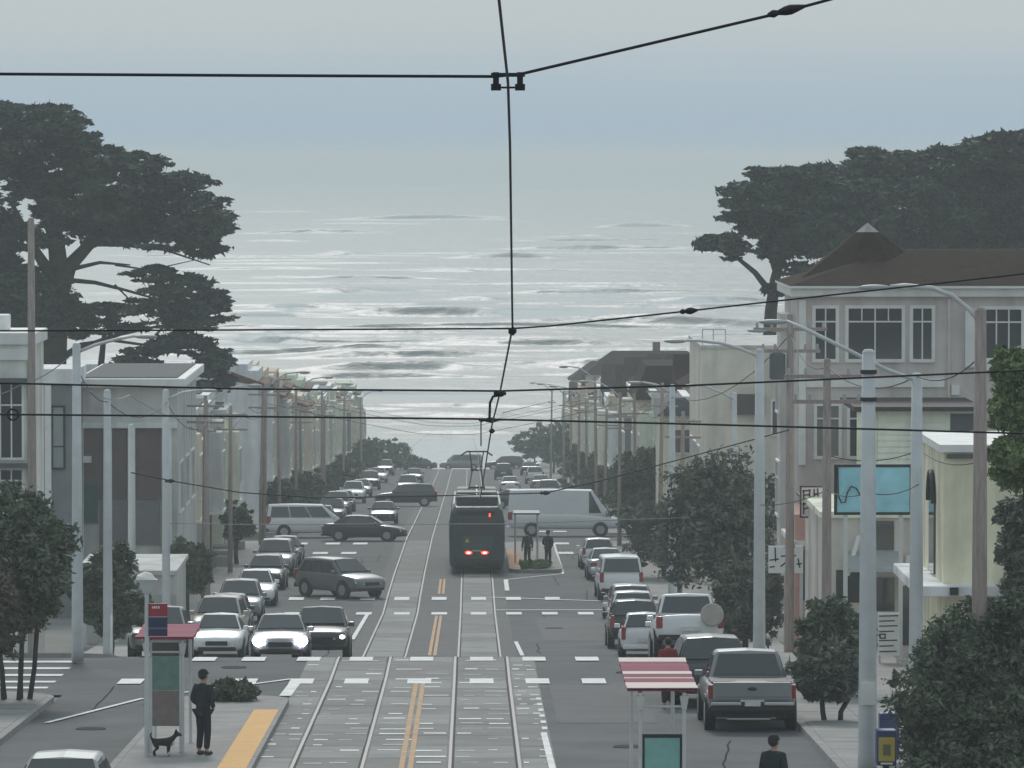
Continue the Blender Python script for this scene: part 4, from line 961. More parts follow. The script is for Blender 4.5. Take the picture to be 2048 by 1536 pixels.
MB().bx(f(1905, 0)[0], f(1921, 0)[0], -.14, -.01, f(0, 790)[1], f(0, 770)[1]).build('vent_hood', WHITE, t)
(u0, z1), (u1, z0) = f(1962, 718), f(2046, 740); MB().bx(u0, u1, -.25, .01, z0, z1).build('sill', WHITE, t)
for k in range(1):                            # bay towards the street
    bo = MB().prism([(x0 + .05, 1.2 + 4.4 * k), (x0 - .45, 1.9 + 4.4 * k), (x0 - .45, 3.9 + 4.4 * k), (x0 + .05, 4.6 + 4.4 * k)], 'z', 3.6, zt - .6).build('bay', PINK, t)
    for z in (4.6, 8.0): window(bo, 'x', 2.1 + 4.4 * k, 3.7 + 4.4 * k, z, z + 1.7, x0 - .45, 2, 1, sgn=-1, split=.7)
# --- clapboard penthouse in front of it
t = bthing('clapboard_annex', 13.2, 170, 'pale clapboard annex with a dark grey end panel above the teal sign'); f = LP(t, 170)
x0, x1, xe = f(1757, 0)[0], f(1903, 0)[0], f(1962, 0)[0]; zt = f(0, 822)[1]
MB().bx(x0, xe, 0, 6, -1, zt).build('wall', wallm('pale_green_grey', (.60, .62, .55)), t)
zb = f(0, 930)[1]; nb = 9
for k in range(nb):
    z = zb + (zt - zb) * k / nb; MB().hexa([(x0, -.05, z), (x1, -.05, z), (x1, .005, z), (x0, .005, z), (x0, -.015, z + (zt - zb) / nb - .01), (x1, -.015, z + (zt - zb) / nb - .01), (x1, .005, z + (zt - zb) / nb - .01), (x0, .005, z + (zt - zb) / nb - .01)]).build('clapboard', wallm('pale_green_grey', (.60, .62, .55)), t)
MB().bx(x1 + .01, xe, -.04, .003, zb - 1, zt - .1).build('end_panel', mat('slate_panel', (.11, .12, .135), .8, var=.08), t)
MB().bx(x0 - .75, xe + .1, -.5, 6.1, zt + .003, zt + .14).build('roof_edge', mat('dark_fascia', (.06, .05, .05), .8), t)
MB().hexa([(x0 - .65, -.45, zb - 1), (x0 - .01, -.05, zb - 1), (x0 - .01, .25, zb - 1), (x0 - .65, -.15, zb - 1), (x0 - .65, -.45, zt - .02), (x0 - .01, -.05, zt - .02), (x0 - .01, .25, zt - .02), (x0 - .65, -.15, zt - .02)]).build('wing_wall', wallm('cream', STUC['cream']), t)
# --- shop row below
t = bthing('corner_shop', 11.2, 161, 'low shop building with dark openings and grey awning under the teal sign'); f = LP(t, 161)
x0, x1 = f(1648, 0)[0], f(1862, 0)[0]; zt = f(0, 1036)[1]
MB().bx(x0, x1, 0, 8.5, -1, zt).build('wall', wallm('shop_grey', (.50, .46, .42)), t)
MB().bx(x0 - .1, x1, -.15, 8.5, zt + .003, zt + .18).build('parapet', wallm('cream', STUC['cream']), t)
for a, b, c, d, nm in ((1750, 1789, 1155, 1222, 'shop_window'), (1672, 1722, 1140, 1205, 'shop_window'), (1748, 1788, 1042, 1100, 'shop_window'), (1798, 1848, 1150, 1290, 'doorway')):
    (u0, z1), (u1, z0) = f(a, c), f(b, d); MB().bx(u0, u1, -.03, .02, z0, z1).build(nm, GLASS, t)
u0, z1 = f(1690, 1102); u1, z0 = f(1803, 1138)
MB().hexa([(u0, -1.2, z0), (u1, -1.2, z0), (u1, .0, z0 + .08), (u0, .0, z0 + .08), (u0, -1.15, z0 + .1), (u1, -1.15, z0 + .1), (u1, .0, z1), (u0, .0, z1)]).build('awning', mat('awning_grey', (.36, .37, .36), .8, var=.12), t)
for k, (a, b) in enumerate(((1690, 1712), (1800, 1812))):
    u0, z1 = f(a, 1070 + 40 * k); u1, z0 = f(b, 1150 + 20 * k); MB().hexa([(u0, -.3, z0), (u0 + .12, -.3, z0), (u0 + .12, -.2, z0), (u0, -.2, z0), (u1, -.3, z1), (u1 + .12, -.3, z1), (u1 + .12, -.2, z1), (u1, -.2, z1)]).build('strut', WHITE, t)
# pink shop next to it
t = bthing('pink_shop', 10.5, 171.5, 'narrow pink shop front left of the low shop building'); f = LP(t, 171.5)
x0, x1 = f(1592, 0)[0], f(1662, 0)[0]; zt = f(0, 1030)[1]
MB().bx(x0, x1, 0, 5.5, -1, zt).build('wall', mat('pink_band', (.62, .36, .31), .85, var=.1), t); MB().bx(x0 - .12, x1, -.2, 5.5, f(0, 1092)[1], f(0, 1082)[1]).build('ledge', WHITE, t)
(u0, z1), (u1, z0) = f(1600, 1100), f(1640, 1200); MB().bx(u0, u1, -.03, .02, z0, z1).build('shop_window', GLASS, t)
# teal sign board
t = bthing('teal_billboard', 11.7, 158, 'blank teal billboard in a dark frame above the shop', 'billboard'); f = LP(t, 158)
(u0, z1), (u1, z0) = f(1674, 934), f(1819, 1024)
TEAL = mat('teal_board', (.33, .68, .80), .55, var=.14, vs_=1.6)
MB().bx(u0, u1, -.06, .06, z0, z1).build('panel', TEAL, t)
fr = MB(); fr.bx(u0 - .08, u0, -.08, .08, z0 - .08, z1 + .08); fr.bx(u1, u1 + .08, -.08, .08, z0 - .08, z1 + .08); fr.bx(u0, u1, -.08, .08, z1, z1 + .08); fr.bx(u0, u1, -.08, .08, z0 - .08, z0); fr.build('frame', BLACK, t)
for q in (.12, .88): MB().bx(u0 + (u1 - u0) * q - .06, u0 + (u1 - u0) * q + .06, -.05, .05, 0.0, z0 - .083).build('post', STEEL, t)
cv = MB(); cv.tube([(lambda q: (q[0], -.13, q[1]))(f(a, b)) for a, b in ((1675, 930), (1676, 990), (1682, 1005), (1690, 1004), (1694, 985), (1702, 972), (1712, 976), (1720, 990))], .022, 6); cv.build('loose_cable', WIRE, t)
# beige building with arched window and canopy
t = bthing('arched_building', 12.4, 144, 'beige low building with arched window and pale canopy on the right'); f = LP(t, 144); BEI = wallm('warm_beige', (.68, .59, .45))
zt = f(0, 905)[1]; MB().bx(0, 6, 0, 7, -1, zt).build('wall', BEI, t)
MB().bx(-.12, 6, -.15, 7.1, zt + .003, zt + .2).build('coping', WHITE, t)
ar = MB(); ar.prism([(2.4, 2.6), (3.9, 2.6), (3.9, 4.5)] + [(3.15 + .75 * math.cos(a), 4.5 + .75 * math.sin(a)) for a in np.linspace(0, math.pi, 9)][1:-1] + [(2.4, 4.5)], 'x', -.06, .02); ar.build('arched_window', GLASS, t)
ar = MB(); ar.tube([(-.08, 3.15 + .82 * math.cos(a), 4.5 + .82 * math.sin(a)) for a in np.linspace(0, math.pi, 12)], .07, 6); ar.build('arch_moulding', BLACK, t)
zc = f(0, 1190)[1]
MB().bx(-.75, 6, -.8, 7.3, zc, zc + .28).build('canopy', wallm('white', STUC['white']), t, bevel=.03)
MB().bx(.1, .32, -.9, -.81, zc + .05, zc + .25).build('canopy_lamp', BLACK, t)
MB().bx(f(1896, 0)[0], f(1950, 0)[0], -.12, .0, zt - .16, zt - .06).build('vent_grille', ROOFG, t)
# --- right, farther: beige flat block, brown roofed house, blue gable
t = bthing('beige_block', 10.5, 250, 'plain beige block with flat roof beyond the turret house'); f = LP(t, 250)
zt = f(0, 697)[1]; BB = wallm('pale_beige', (.58, .54, .47))
MB().bx(0, 9, 0, 14, -1, zt).build('wall', BB, t); MB().bx(-.06, 9, -.08, 14, zt + .003, zt + .14).build('coping', wallm('grey', STUC['grey']), t)
(u0, z1), (u1, z0) = f(1527, 692), f(1640, 900); MB().bx(u0, u1, -.35, -.002, -1, z1).build('chimney_breast', wallm('tan_grey', (.50, .46, .40)), t)
(u0, z1), (u1, z0) = f(1544, 802), f(1562, 868); window(t, 'y', u0, u1, z0, z1, -.35, 1, 1, sgn=-1)
(u0, z1), (u1, z0) = f(1472, 788), f(1526, 828); MB().bx(u0, u1, -.6, .0, z0, z1).build('brown_box', mat('brown_board', (.11, .09, .075), .85, var=.15), t)
ra = MB(); z = zt + .1
for u in (.05, .55, 1.1): ra.tube([(u, .5, z), (u, .5, z + .75)], .03, 5)
ra.tube([(.05, .5, z + .75), (1.1, .5, z + .75)], .03, 5); ra.build('roof_railing', STEEL, t)
for k in range(3):
    window(t, 'x', 2 + 4 * k, 4 + 4 * k, 4.5, 6.3, 0, 2, 1, sgn=-1)
t = bthing('brown_roof_house', 10.4, 330, 'house with bulky brown mansard roof left of the beige block', 'house'); f = LP(t, 330)
x0, x1 = f(1278, 0)[0], f(1408, 0)[0]; zw, zr = f(0, 800)[1], f(0, 733)[1]
MB().bx(x0, x1 + 3, 0, 12, -1, zw).build('wall', wallm('beige', STUC['beige']), t)
MB().hexa([(x0 - .3, -.4, zw), (x1 + 3, -.4, zw), (x1 + 3, 12.3, zw), (x0 - .3, 12.3, zw), (x0 + .5, .9, zr), (x1 + .6 - .9, .9, zr), (x1 - .3, 11, zr), (x0 + .5, 11, zr)]).build('roof', ROOF, t)
MB().prism([(1.6, zw + .1), (3.9, zw + .1), (2.75, zw + 1.4)], 'y', -.55, 3).build('dormer', TILE, t)
t = bthing('gabled_house', 11.0, 275, 'small house with a dark blue-grey gable in the right row', 'house'); f = LP(t, 275)
x0, x1 = f(1322, 0)[0], f(1400, 0)[0]; zw = f(0, 832)[1]; xm = f(1362, 0)[0]; zp = f(0, 795)[1]
MB().bx(x0, x1, 0, 7, -1, zw).build('wall', wallm('cream', STUC['cream']), t)
MB().prism([(x0 - .2, zw), (x1 + .2, zw), (xm + .2, zp), (xm - .2, zp)], 'y', -.4, 7.2).build('roof', mat('blue_slate', (.09, .10, .12), .8, var=.15), t)
(u0, z1), (u1, z0) = f(1345, 860), f(1385, 905); window(t, 'y', u0, u1, z0, z1, 0, 2, 1, sgn=-1)

# ------------------------------------------------------------------ tram
t = thing('tram', (TR, 262.5, zg(262.5) + .03), 'dark green tram seen from behind with red tail lights at the far stop', 'tram', rz=0, on_slope=True)
TG = mat('tram_dark_green', (.03, .05, .047), .45, var=.1, vs_=.8, coat=.3); TG2 = mat('tram_grey_green', (.06, .085, .083), .5, var=.1, vs_=.9)
def tring(y, w, z0, z1):
    return [(w * .96, y, z0), (w, y, z0 + .25), (w, y, z1 - .75), (w * .93, y, z1 - .2), (w * .78, y, z1), (-w * .78, y, z1), (-w * .93, y, z1 - .2), (-w, y, z1 - .75), (-w, y, z0 + .25), (-w * .96, y, z0)]
MB().loft([tring(0, 1.2, .38, 3.05), tring(.12, 1.29, .33, 3.18), tring(.5, 1.33, .3, 3.25), tring(11, 1.33, .3, 3.25), tring(22, 1.33, .3, 3.25), tring(22.8, 1.2, .4, 2.9)]).build('body', TG, t, bevel=.04)
MB().hexa([(-1.0, -.03, 1.85), (1.0, -.03, 1.85), (1.0, .06, 1.85), (-1.0, .06, 1.85), (-.98, -.02, 2.72), (.98, -.02, 2.72), (.98, .06, 2.72), (-.98, .06, 2.72)]).build('rear_window', GLASS, t, bevel=.02)
MB().bx(-.85, .85, -.035, .05, 2.78, 2.98).build('destination_sign', mat('sign_black', (.012, .012, .014), .3, var=0), t)
MB().bx(-.75, .75, -.03, .05, 1.18, 1.8).build('rear_panel', TG2, t, bevel=.03)
MB().bx(-.22, .22, -.025, .05, 1.05, 1.14).build('number_panel', mat('number_grey', (.35, .36, .36), .6), t)
MB().bx(-1.12, 1.12, -.12, .3, .42, .72).build('bumper', BLACK, t, bevel=.05)
MB().bx(-.18, .18, -.4, 0, .48, .62).build('coupler', BLACK, t, bevel=.03)
TAIL = mat('lit_tail_light', (.8, .05, .03), .3, var=0, emit=(1, .045, .03), est=5); TAILC = mat('lit_tail_core', (1, .6, .5), .3, var=0, emit=(1, .55, .45), est=5)
for x, z, r in ((-.40, 1.0, .13), (.37, 1.0, .13)):
    o = MB().ell((x, -.04, z), (r * 1.3, .05, r * .62)).build('tail_light', TAIL, t, smooth=True); MB().ell((x, -.085, z), (r * .65, .03, r * .28)).build('lamp_core', TAILC, o, smooth=True)
MB().bx(.58, .64, -.07, 0, 2.72, 2.88).build('marker_light', TAIL, t)
tri = MB(); tri.prism([(-.58, 1.5), (-.36, 1.5), (-.47, 1.7)], 'y', -.045, -.031); tri.build('warning_triangle', mat('sign_yellow', (.7, .5, .08), .6, var=0), t)
for s in (-1, 1):
    for k in range(7):
        MB().bx(*sorted((s * 1.325, s * 1.345)), 1.2 + k * 3.05, 3.7 + k * 3.05, 1.55, 2.5).build('side_window', GLASS, t)
    MB().tube([(s * 1.1, .3, 3.3), (s * 1.1, 22, 3.3)], .05, 6).build('roof_rail', WHITE, t)
for i, (a, b, h_) in enumerate(((.9, 6.5, 3.62), (7.4, 13.2, 3.66), (15.2, 21.4, 3.62))):
    o = MB().bx(-1.0, 1.0, a, b, 3.24, h_).build('roof_unit', mat('roof_unit_dark', (.05, .055, .06), .6, var=.15), t, bevel=.04)
    MB().bx(-1.0, 1.0, a - .03, a + .35, h_ + .003, h_ + .07).build('pale_edge', WHITE, o, bevel=.02); MB().bx(-.03, .03, a + .36, b, h_ + .003, h_ + .05).build('centre_rib', STEEL, o)
pg = MB(); y0 = 13.9
for s in (-1, 1):
    pg.tube([(s * .45, y0, 3.3), (s * .38, y0 + .1, 3.75)], .05, 6); pg.tube([(s * .38, y0 + .1, 3.75), (s * .22, y0 + 1.5, 4.6)], .04, 6); pg.tube([(s * .22, y0 + 1.5, 4.6), (s * .34, y0 + .3, 5.52)], .032, 6)
pg.tube([(-.4, y0 + .1, 3.75), (.4, y0 + .1, 3.75)], .06, 6); pg.tube([(-.3, y0 + 1.5, 4.6), (.3, y0 + 1.5, 4.6)], .05, 6)
pg.build('pantograph', BLACK, t)
ph_ = MB(); ph_.tube([(-.8, y0 + .25, 5.35), (-.5, y0 + .25, 5.56), (.5, y0 + .25, 5.56), (.8, y0 + .25, 5.35)], .045, 6); ph_.tube([(-.5, y0 + .5, 5.55), (.5, y0 + .5, 5.55)], .04, 6); ph_.build('collector_head', BLACK, t)
for y in (2.8, 11.2, 19.8):
    MB().bx(-1.15, 1.15, y - 1.2, y + 1.2, .12, .42).build('bogie', BLACK, t)

# ------------------------------------------------------------------ tram stop platforms and shelters
def island(name, x0, x1, y0, y1, hgt, label, strip):
    n = 14; vs = []
    ys = sorted(set(list(np.linspace(y0, y1, max(6, int(y1 - y0)))) + list(np.linspace(y0, y0 + 1.4, 7)) + list(np.linspace(y1 - 1.8, y1, 8))))
    prof = []
    for y in ys:
        e = 0
        if y < y0 + 1.4: d = (y0 + 1.4 - y) / 1.4; e = 1 - math.sqrt(max(0, 1 - d * d))
        if y > y1 - 1.8: d = (y - y1 + 1.8) / 1.8; e = 1 - math.sqrt(max(0, 1 - d * d))
        prof.append((y, e * (x1 - x0) * .42))
    rings = [[(x0 + e, y, zg(y) - .05), (x0 + e, y, zg(y) + hgt), (x1 - e, y, zg(y) + hgt), (x1 - e, y, zg(y) - .05)] for y, e in prof]
    o = struct(MB().loft(rings).build(name, SIDE)); o['label'] = label
    for (a, b, c, d, m, nm) in strip:
        y = c
        while y < d - .1:
            MB().ribbon(a + .008, b - .008, y + .008, min(y + .61, d) - .008, hgt + .012, .012, step=.31).build(nm, m, o, fix=False); y += .61
    MB().ribbon(x0 - .012, x0 + .14, y0 + 1.4, y1 - 1.8, hgt + .006, .2).build('kerb', KERB, o, fix=False); MB().ribbon(x1 - .14, x1 + .012, y0 + 1.4, y1 - 1.8, hgt + .006, .2).build('kerb', KERB, o, fix=False)
    return o
island('tram_platform', -7.3, -4.42, 108.0, 134.5, .15, 'narrow concrete tram platform at the lower left', [(-5.1, -4.5, 109.8, 128.6, TACT, 'tactile_tile')])
island('tram_platform', 1.78, 4.6, 76, 107.5, .2, 'concrete tram platform under the right shelter', [(1.9, 2.5, 82, 100, TACT, 'tactile_tile')])
island('tram_platform', 1.85, 4.4, 263.5, 303, .18, 'far tram platform beside the tram', [(1.9, 2.5, 266, 290, mat('tactile_orange', (.42, .19, .07), .8, var=.15), 'tactile_tile')])
def hedge(X, D, w, l, h, label, seed, dz):
    t = thing('low_shrub', (X, D, zg(D) + dz), label, 'shrub', 'shrubs on the platform ends'); rd = random.Random(seed)
    pads = [((rd.uniform(-.6, .6) * w, rd.uniform(-.6, .6) * l, h * .45), (w * .45, l * .45, h * .5), 1) for _ in range(7)]
    leaves('foliage', pads, L_LT if seed == 2 else L_ST, t, 5000, .09, seed, flat=.9, sub=.4)
    tr = MB()
    for k in range(5): tr.tube(wiggle((rd.uniform(-.3, .3) * w, rd.uniform(-.3, .3) * l, -.05), (rd.uniform(-.7, .7) * w, rd.uniform(-.7, .7) * l, h * .7), 2, .04, rd), [.02, .015, .01], 5)
    tr.build('stem', BARK, t)
hedge(-5.7, 132.4, .62, .8, .48, 'low dark shrub at the end of the left platform', 1, .15)
hedge(2.95, 264.8, 1.0, .9, .38, 'low green shrub at the near end of the far platform', 2, .18)
REDR = mat('shelter_red', (.26, .045, .085), .7, spec=.1, var=.1, vs_=2); GLINT = mat('shelter_glint', (.74, .62, .58), .7, spec=.1, var=.06); TGL = mat('teal_poster', (.22, .48, .45), .35, spec=.6, var=.12, vs_=3); BRG = mat('smoked_panel', (.10, .085, .08), .3, var=.15)
def shelter(X0, X1, Y0, Y1, hgt, dz, label, glints, slope_tip=.0):
    zb = zg(Y0) + dz; t = thing('transit_shelter', ((X0 + X1) / 2, Y0, zb), label, 'shelter'); w = (X1 - X0) / 2; l = Y1 - Y0; dzr = zb
    n = 36; top = []; 
    def zr(y): return hgt + .015 * math.sin(2 * math.pi * y / 1.35 + .6)
    rings = []
    for i in range(n + 1):
        y = l * i / n; z = zr(y); rings.append([(-w, y, z - .05), (-w, y, z), (w, y, z), (w, y, z - .05)])
    MB().loft(rings).build('roof', REDR, t)
    for a, b in glints:  # pale bands: sky highlights on the roof waves, put in as colour
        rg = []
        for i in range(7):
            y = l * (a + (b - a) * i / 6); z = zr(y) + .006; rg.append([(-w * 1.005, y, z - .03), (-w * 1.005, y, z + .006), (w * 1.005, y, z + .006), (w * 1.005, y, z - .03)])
        MB().loft(rg).build('roof_glint', GLINT, t)
    for x in (-w * .62, w * .62):
        for y in (.12, l - .12):
            zz = zg(Y0 + y) + dz - zb; MB().tube([(x, y, zz), (x, y, hgt - .12)], .035, 8).build('post', STEEL, t)
        MB().tube([(x, .05, hgt - .1), (x, l - .05, hgt - .1)], .04, 8).build('beam', STEEL, t)
        MB().hexa([(x - .04, .06, hgt - .38), (x + .04, .06, hgt - .38), (x + .04, .16, hgt - .38), (x - .04, .16, hgt - .38), (x - .08, .04, hgt - .13), (x + .08, .04, hgt - .13), (x + .08, .18, hgt - .13), (x - .08, .18, hgt - .13)]).build('bracket', STEEL, t, bevel=.01)
    MB().tube([(-w * .62, .12, hgt - .32), (w * .62, .12, hgt - .32)], .025, 6).build('cross_rail', STEEL, t)
    return t, w, l
t, w, l = shelter(2.72, 3.95, 95.5, 101.2, 2.42, .2, 'transit shelter with red wavy roof, sky highlights painted as pale bands, lower right of the tracks', [(0, .2), (.3, .37), (.46, .53), (.9, 1.0)])
pn = MB().bx(-w * .5, w * .5, .14, .18, .25, 1.55).build('poster_panel', TGL, t)
f_ = MB(); f_.bx(-w * .5 - .05, -w * .5, .13, .19, .2, 1.61); f_.bx(w * .5, w * .5 + .05, .13, .19, .2, 1.61); f_.bx(-w * .5, w * .5, .13, .19, 1.55, 1.61); f_.build('panel_frame', BLACK, pn); MB().bx(-w * .48, w * .48, .125, .138, .95, .99).build('poster_edge', WHITE, pn)
MB().bx(w * .3, w * .6, 1.2, 4.2, .42, .48).build('bench', STEEL, t)
t, w, l = shelter(-7.0, -5.78, 114.2, 117.6, 2.42, .15, 'transit shelter with plain dark red roof on the left platform', [])
pn = MB().bx(-w * .42, w * .5, .14, .18, 1.3, 2.0).build('poster_panel', mat('green_map', (.16, .27, .23), .35, var=.15, vs_=4), t); MB().bx(-w * .42, w * .5, .14, .18, .55, 1.29).build('poster_panel', mat('brown_map', (.24, .2, .18), .4, var=.2, vs_=4), t)
MB().bx(-w * .42, w * .5, .14, .18, 2.01, 2.3).build('dark_header', BRG, t)
fr = MB(); fr.bx(-w * .5, -w * .42, .12, .2, .0, 2.35); fr.bx(w * .5, w * .56, .12, .2, .0, 2.35); fr.bx(-w * .42, w * .5, .12, .2, 2.3, 2.36); fr.build('panel_frame', STEEL, t)
# platform lamp with the red and blue stop sign
X, D = -6.7, 113.4; t = thing('platform_lamp', (X, D, zg(D) + .15), 'slim lamp post with white lantern and red and blue stop sign', 'lamp post'); f = LP(t, D); zt = f(0, 1162)[1]
MB().tube([(0, 0, 0), (0, 0, zt - .25)], [.06, .045], 10).build('pole', STEEL, t)
MB().tube([(0, 0, zt - .27), (0, 0, zt - .2), (0, 0, zt + .03)], [.06, .1, .17], 12).build('lantern', mat('lantern_white', (.6, .62, .6), .4, var=0), t)
MB().tube([(0, 0, zt + .034), (0, 0, zt + .07), (.03, 0, zt + .17)], [.23, .21, .08], 14).build('lantern_cap', WHITE, t)
(u0, z1), (u1, z0) = f(297, 1207), f(335, 1232); sg_ = MB().bx(u0, u1, -.04, .02, z0, z1).build('red_sign', mat('sign_red', (.33, .03, .05), .5, var=.08), t)
for k, (a, b) in enumerate(((301, 303), (304.5, 308), (309.5, 312), (313.5, 316))): MB().bx(f(a, 0)[0], f(b, 0)[0], -.046, -.041, f(0, 1217)[1], f(0, 1212)[1]).build('lettering', WHITE, sg_)
(u0, z1), (u1, z0) = f(297, 1234), f(335, 1272); sb_ = MB().bx(u0, u1, -.04, .02, z0, z1).build('blue_sign', mat('sign_blue', (.02, .035, .09), .5, var=.08), t); MB().bx(u0, u1, -.046, -.041, f(0, 1258)[1], f(0, 1255)[1]).build('pale_stripe', mat('blue_grey', (.12, .16, .22), .5, var=0), sb_)

# ------------------------------------------------------------------ poles and street lamps
LAMPH = mat('lamp_head_grey', (.4, .42, .42), .5, var=.05)
def pole(name, px, D, top, r, m, label, arm=None, cat='pole', extra=None, group=None, base=.13, X=None):
    X = (px - 942) / (FPX / D) if X is None else X
    t = thing(name, (X, D, zg(D) + base), label, cat, group); f = LP(t, D); zt = f(0, top)[1]
    MB().tube([(0, 0, -.1), (0, 0, .3), (0, 0, zt * .5), (0, 0, zt)], [r * 1.2, r * 1.15, r, r * .78], 12).build('shaft', m, t, smooth=True)
    MB().tube([(0, 0, zt), (0, 0, zt + .06)], [r * .82, r * .5], 12).build('cap', m, t)
    if arm:
        P_ = [Vector((f(a, b)[0], 0, f(a, b)[1])) for a, b in arm]
        MB().tube(P_, [.045] * (len(P_) - 1) + [.032], 8).build('lamp_arm', m if m is not WOOD else STEEL, t, smooth=True)
        e = P_[-1]; d = (P_[-1] - P_[-2]).normalized()
        MB().ell((e.x + d.x * .3, 0, e.z - .02), (.32, .11, .06)).build('lamp_head', LAMPH, t, smooth=True)
    if extra: extra(t, f, zt, r)
    return t
def bands(t, f, zt, r):
    for q in (.35, .9): MB().tube([(0, 0, zt - q), (0, 0, zt - q - .08)], r * 1.02, 12).build('clamp_band', BLACK, t)
    MB().bx(-.14, .14, -r - .06, -r + .02, 1.3, 1.75).build('notice', WHITE, t)
def crossarm(t, f, zt, r):
    for q, w in ((.35, 1.1), (1.0, .9)):
        o = MB().bx(-w, w, -.06, .06, zt - q - .1, zt - q).build('crossarm', WOOD, t)
        for x in (-w * .9, -w * .5, w * .5, w * .9): MB().tube([(x, 0, zt - q), (x, 0, zt - q + .16)], [.05, .035], 8).build('insulator', LAMPH, o)
def can(t, f, zt, r):
    crossarm(t, f, zt, r); MB().tube([(-.38, 0, zt - 1.9), (-.38, 0, zt - 1.85), (-.38, 0, zt - 1.15), (-.38, 0, zt - 1.1)], [.2, .24, .24, .12], 12).build('transformer', mat('transformer_grey', (.12, .13, .135), .6), t)
pole('steel_pole', 1738, 110, 705, .165, STEEL, 'thick grey steel pole nearest the camera on the right pavement', extra=bands)
pole('lamp_pole', 1835, 119, 752, .145, STEEL, 'grey lamp pole right of the nearest steel pole, its arm reaching left', [(1835, 762), (1770, 738), (1690, 697), (1610, 658), (1572, 642)], 'street lamp')
pole('utility_pole', 1962, 107, 622, .145, WOOD, 'brown wooden pole at the right with a curved lamp arm before the turret house', [(1960, 645), (1938, 618), (1905, 592), (1865, 576), (1810, 571), (1780, 573)], 'street lamp')
pole('lamp_pole', 1520, 152, 702, .15, STEEL, 'tall grey lamp pole beside the largest right-hand tree', [(1520, 714), (1480, 697), (1440, 686), (1395, 681), (1372, 681)], 'street lamp')
pole('utility_pole', 1655, 141, 722, .12, WOOD, 'thin brown utility pole with crossarms before the lower white-framed windows', extra=crossarm, cat='utility pole')
pole('utility_pole', 1581, 164, 632, .125, WOOD, 'brown utility pole with a dark transformer at the corner of the turret house', [(1581, 672), (1560, 662), (1535, 660)], extra=can, cat='utility pole')
pole('lamp_pole', 1470, 222, 788, .11, STEEL, 'slim lamp pole against the plain beige block', [(1470, 800), (1445, 786), (1410, 772), (1395, 770)], 'street lamp')
pole('lamp_pole', 1345, 222, 772, .14, STEEL, 'lamp pole between the two larger right-hand trees', [(1345, 786), (1315, 770), (1285, 764)], 'street lamp')
pole('lamp_pole', 153, 150, 690, .14, STEEL, 'thick pale lamp pole beside the left corner house', [(153, 705), (190, 690), (235, 678), (270, 672)], 'street lamp')
pole('steel_pole', 214, 164, 783, .13, STEEL, 'pale steel pole second from the left corner house')
pole('steel_pole', 262, 176, 852, .12, STEEL, 'shorter pale steel pole third from the left corner house')
pole('lamp_pole', 331, 195, 782, .135, STEEL, 'pale lamp pole at the right edge of the pillared building', [(331, 800), (365, 785), (400, 780)], 'street lamp')
pole('utility_pole', 63, 158, 440, .12, WOOD, 'very tall thin pole in front of the huge cypress', cat='utility pole', base=-.06)
pole('sign_post', 221, 157, 1232, .035, WHITE, 'thin white post on the far left corner')
def far_lamp():
    t = bpy.data.objects.new('lamp_pole', None); COL.objects.link(t)
    MB().tube([(0, 0, -.1), (0, 0, 4), (0, 0, 9.3)], [.15, .13, .1], 8).build('shaft', WOOD, t, smooth=True)
    MB().tube([(0, 0, 9.0), (.5, 0, 9.45), (1.3, 0, 9.85), (2.2, 0, 9.95)], [.06, .055, .05, .04], 6).build('lamp_arm', STEEL, t, smooth=True)
    MB().ell((2.5, 0, 9.93), (.4, .15, .09), 8, 6).build('lamp_head', LAMPH, t, smooth=True)
    MB().bx(-.5, .5, -.05, .05, 7.9, 8.0).build('crossarm', WOOD, t)
    return t
fl = far_lamp()
for side, X, rz in (('left', -10.85, 0), ('right', 8.05, math.pi)):
    for i, D in enumerate((226, 287, 340, 400, 465, 545)):
        if side == 'right' and D == 226: continue
        D += 11 if side == 'right' else 0
        o = copy_tree(fl); o.location = (X, D, zg(D) + .13); o.rotation_euler = (R(random.Random(D).uniform(-1, 1)), R(random.Random(D + 1).uniform(-1, 1)), rz + R(random.Random(D).uniform(-12, 12))); o.scale = (.8, .8, random.Random(D).uniform(.86, 1.03))
        tag(o, f'{ordw(i if side == "left" else i - 1)} far street lamp down the {side} kerb towards the sea', 'street lamp', f'far street lamps on the {side} kerb')
for c in list(fl.children): bpy.data.objects.remove(c)
bpy.data.objects.remove(fl)

for side, X in (('left', -11.5), ('right', 9.2)):
    prev = None
    for i, D in enumerate((236, 262, 300, 330, 372, 430, 500)):
        D += 6 if side == 'right' else 0; hh = random.Random(D).uniform(7.2, 9.6)
        t = thing('utility_pole', (X, D, zg(D) + .13), f'{ordw(i)} thin brown utility pole down the {side} pavement', 'utility pole', f'thin utility poles on the {side}'); t.rotation_euler = (R(random.Random(D).uniform(-1.2, 1.2)), R(random.Random(D + 2).uniform(-1.2, 1.2)), 0)
        MB().tube([(0, 0, -.1), (0, 0, hh * .5), (0, 0, hh)], [.12, .1, .08], 8).build('shaft', WOOD, t, smooth=True)
        for q in (.4, 1.1): MB().bx(-.8, .8, -.05, .05, hh - q - .09, hh - q).build('crossarm', WOOD, t)
for k, (x, y) in enumerate(((3.4, 118), (-8.6, 124), (4.2, 146), (-6.4, 148), (3.2, 212), (-6.8, 204))):
    MB().disc((x, y, zg(y) + .012), 'z', .34, .02, 20).build('manhole_cover', mat('cast_iron', (.07, .07, .072), .95, spec=.05, var=.2), road)
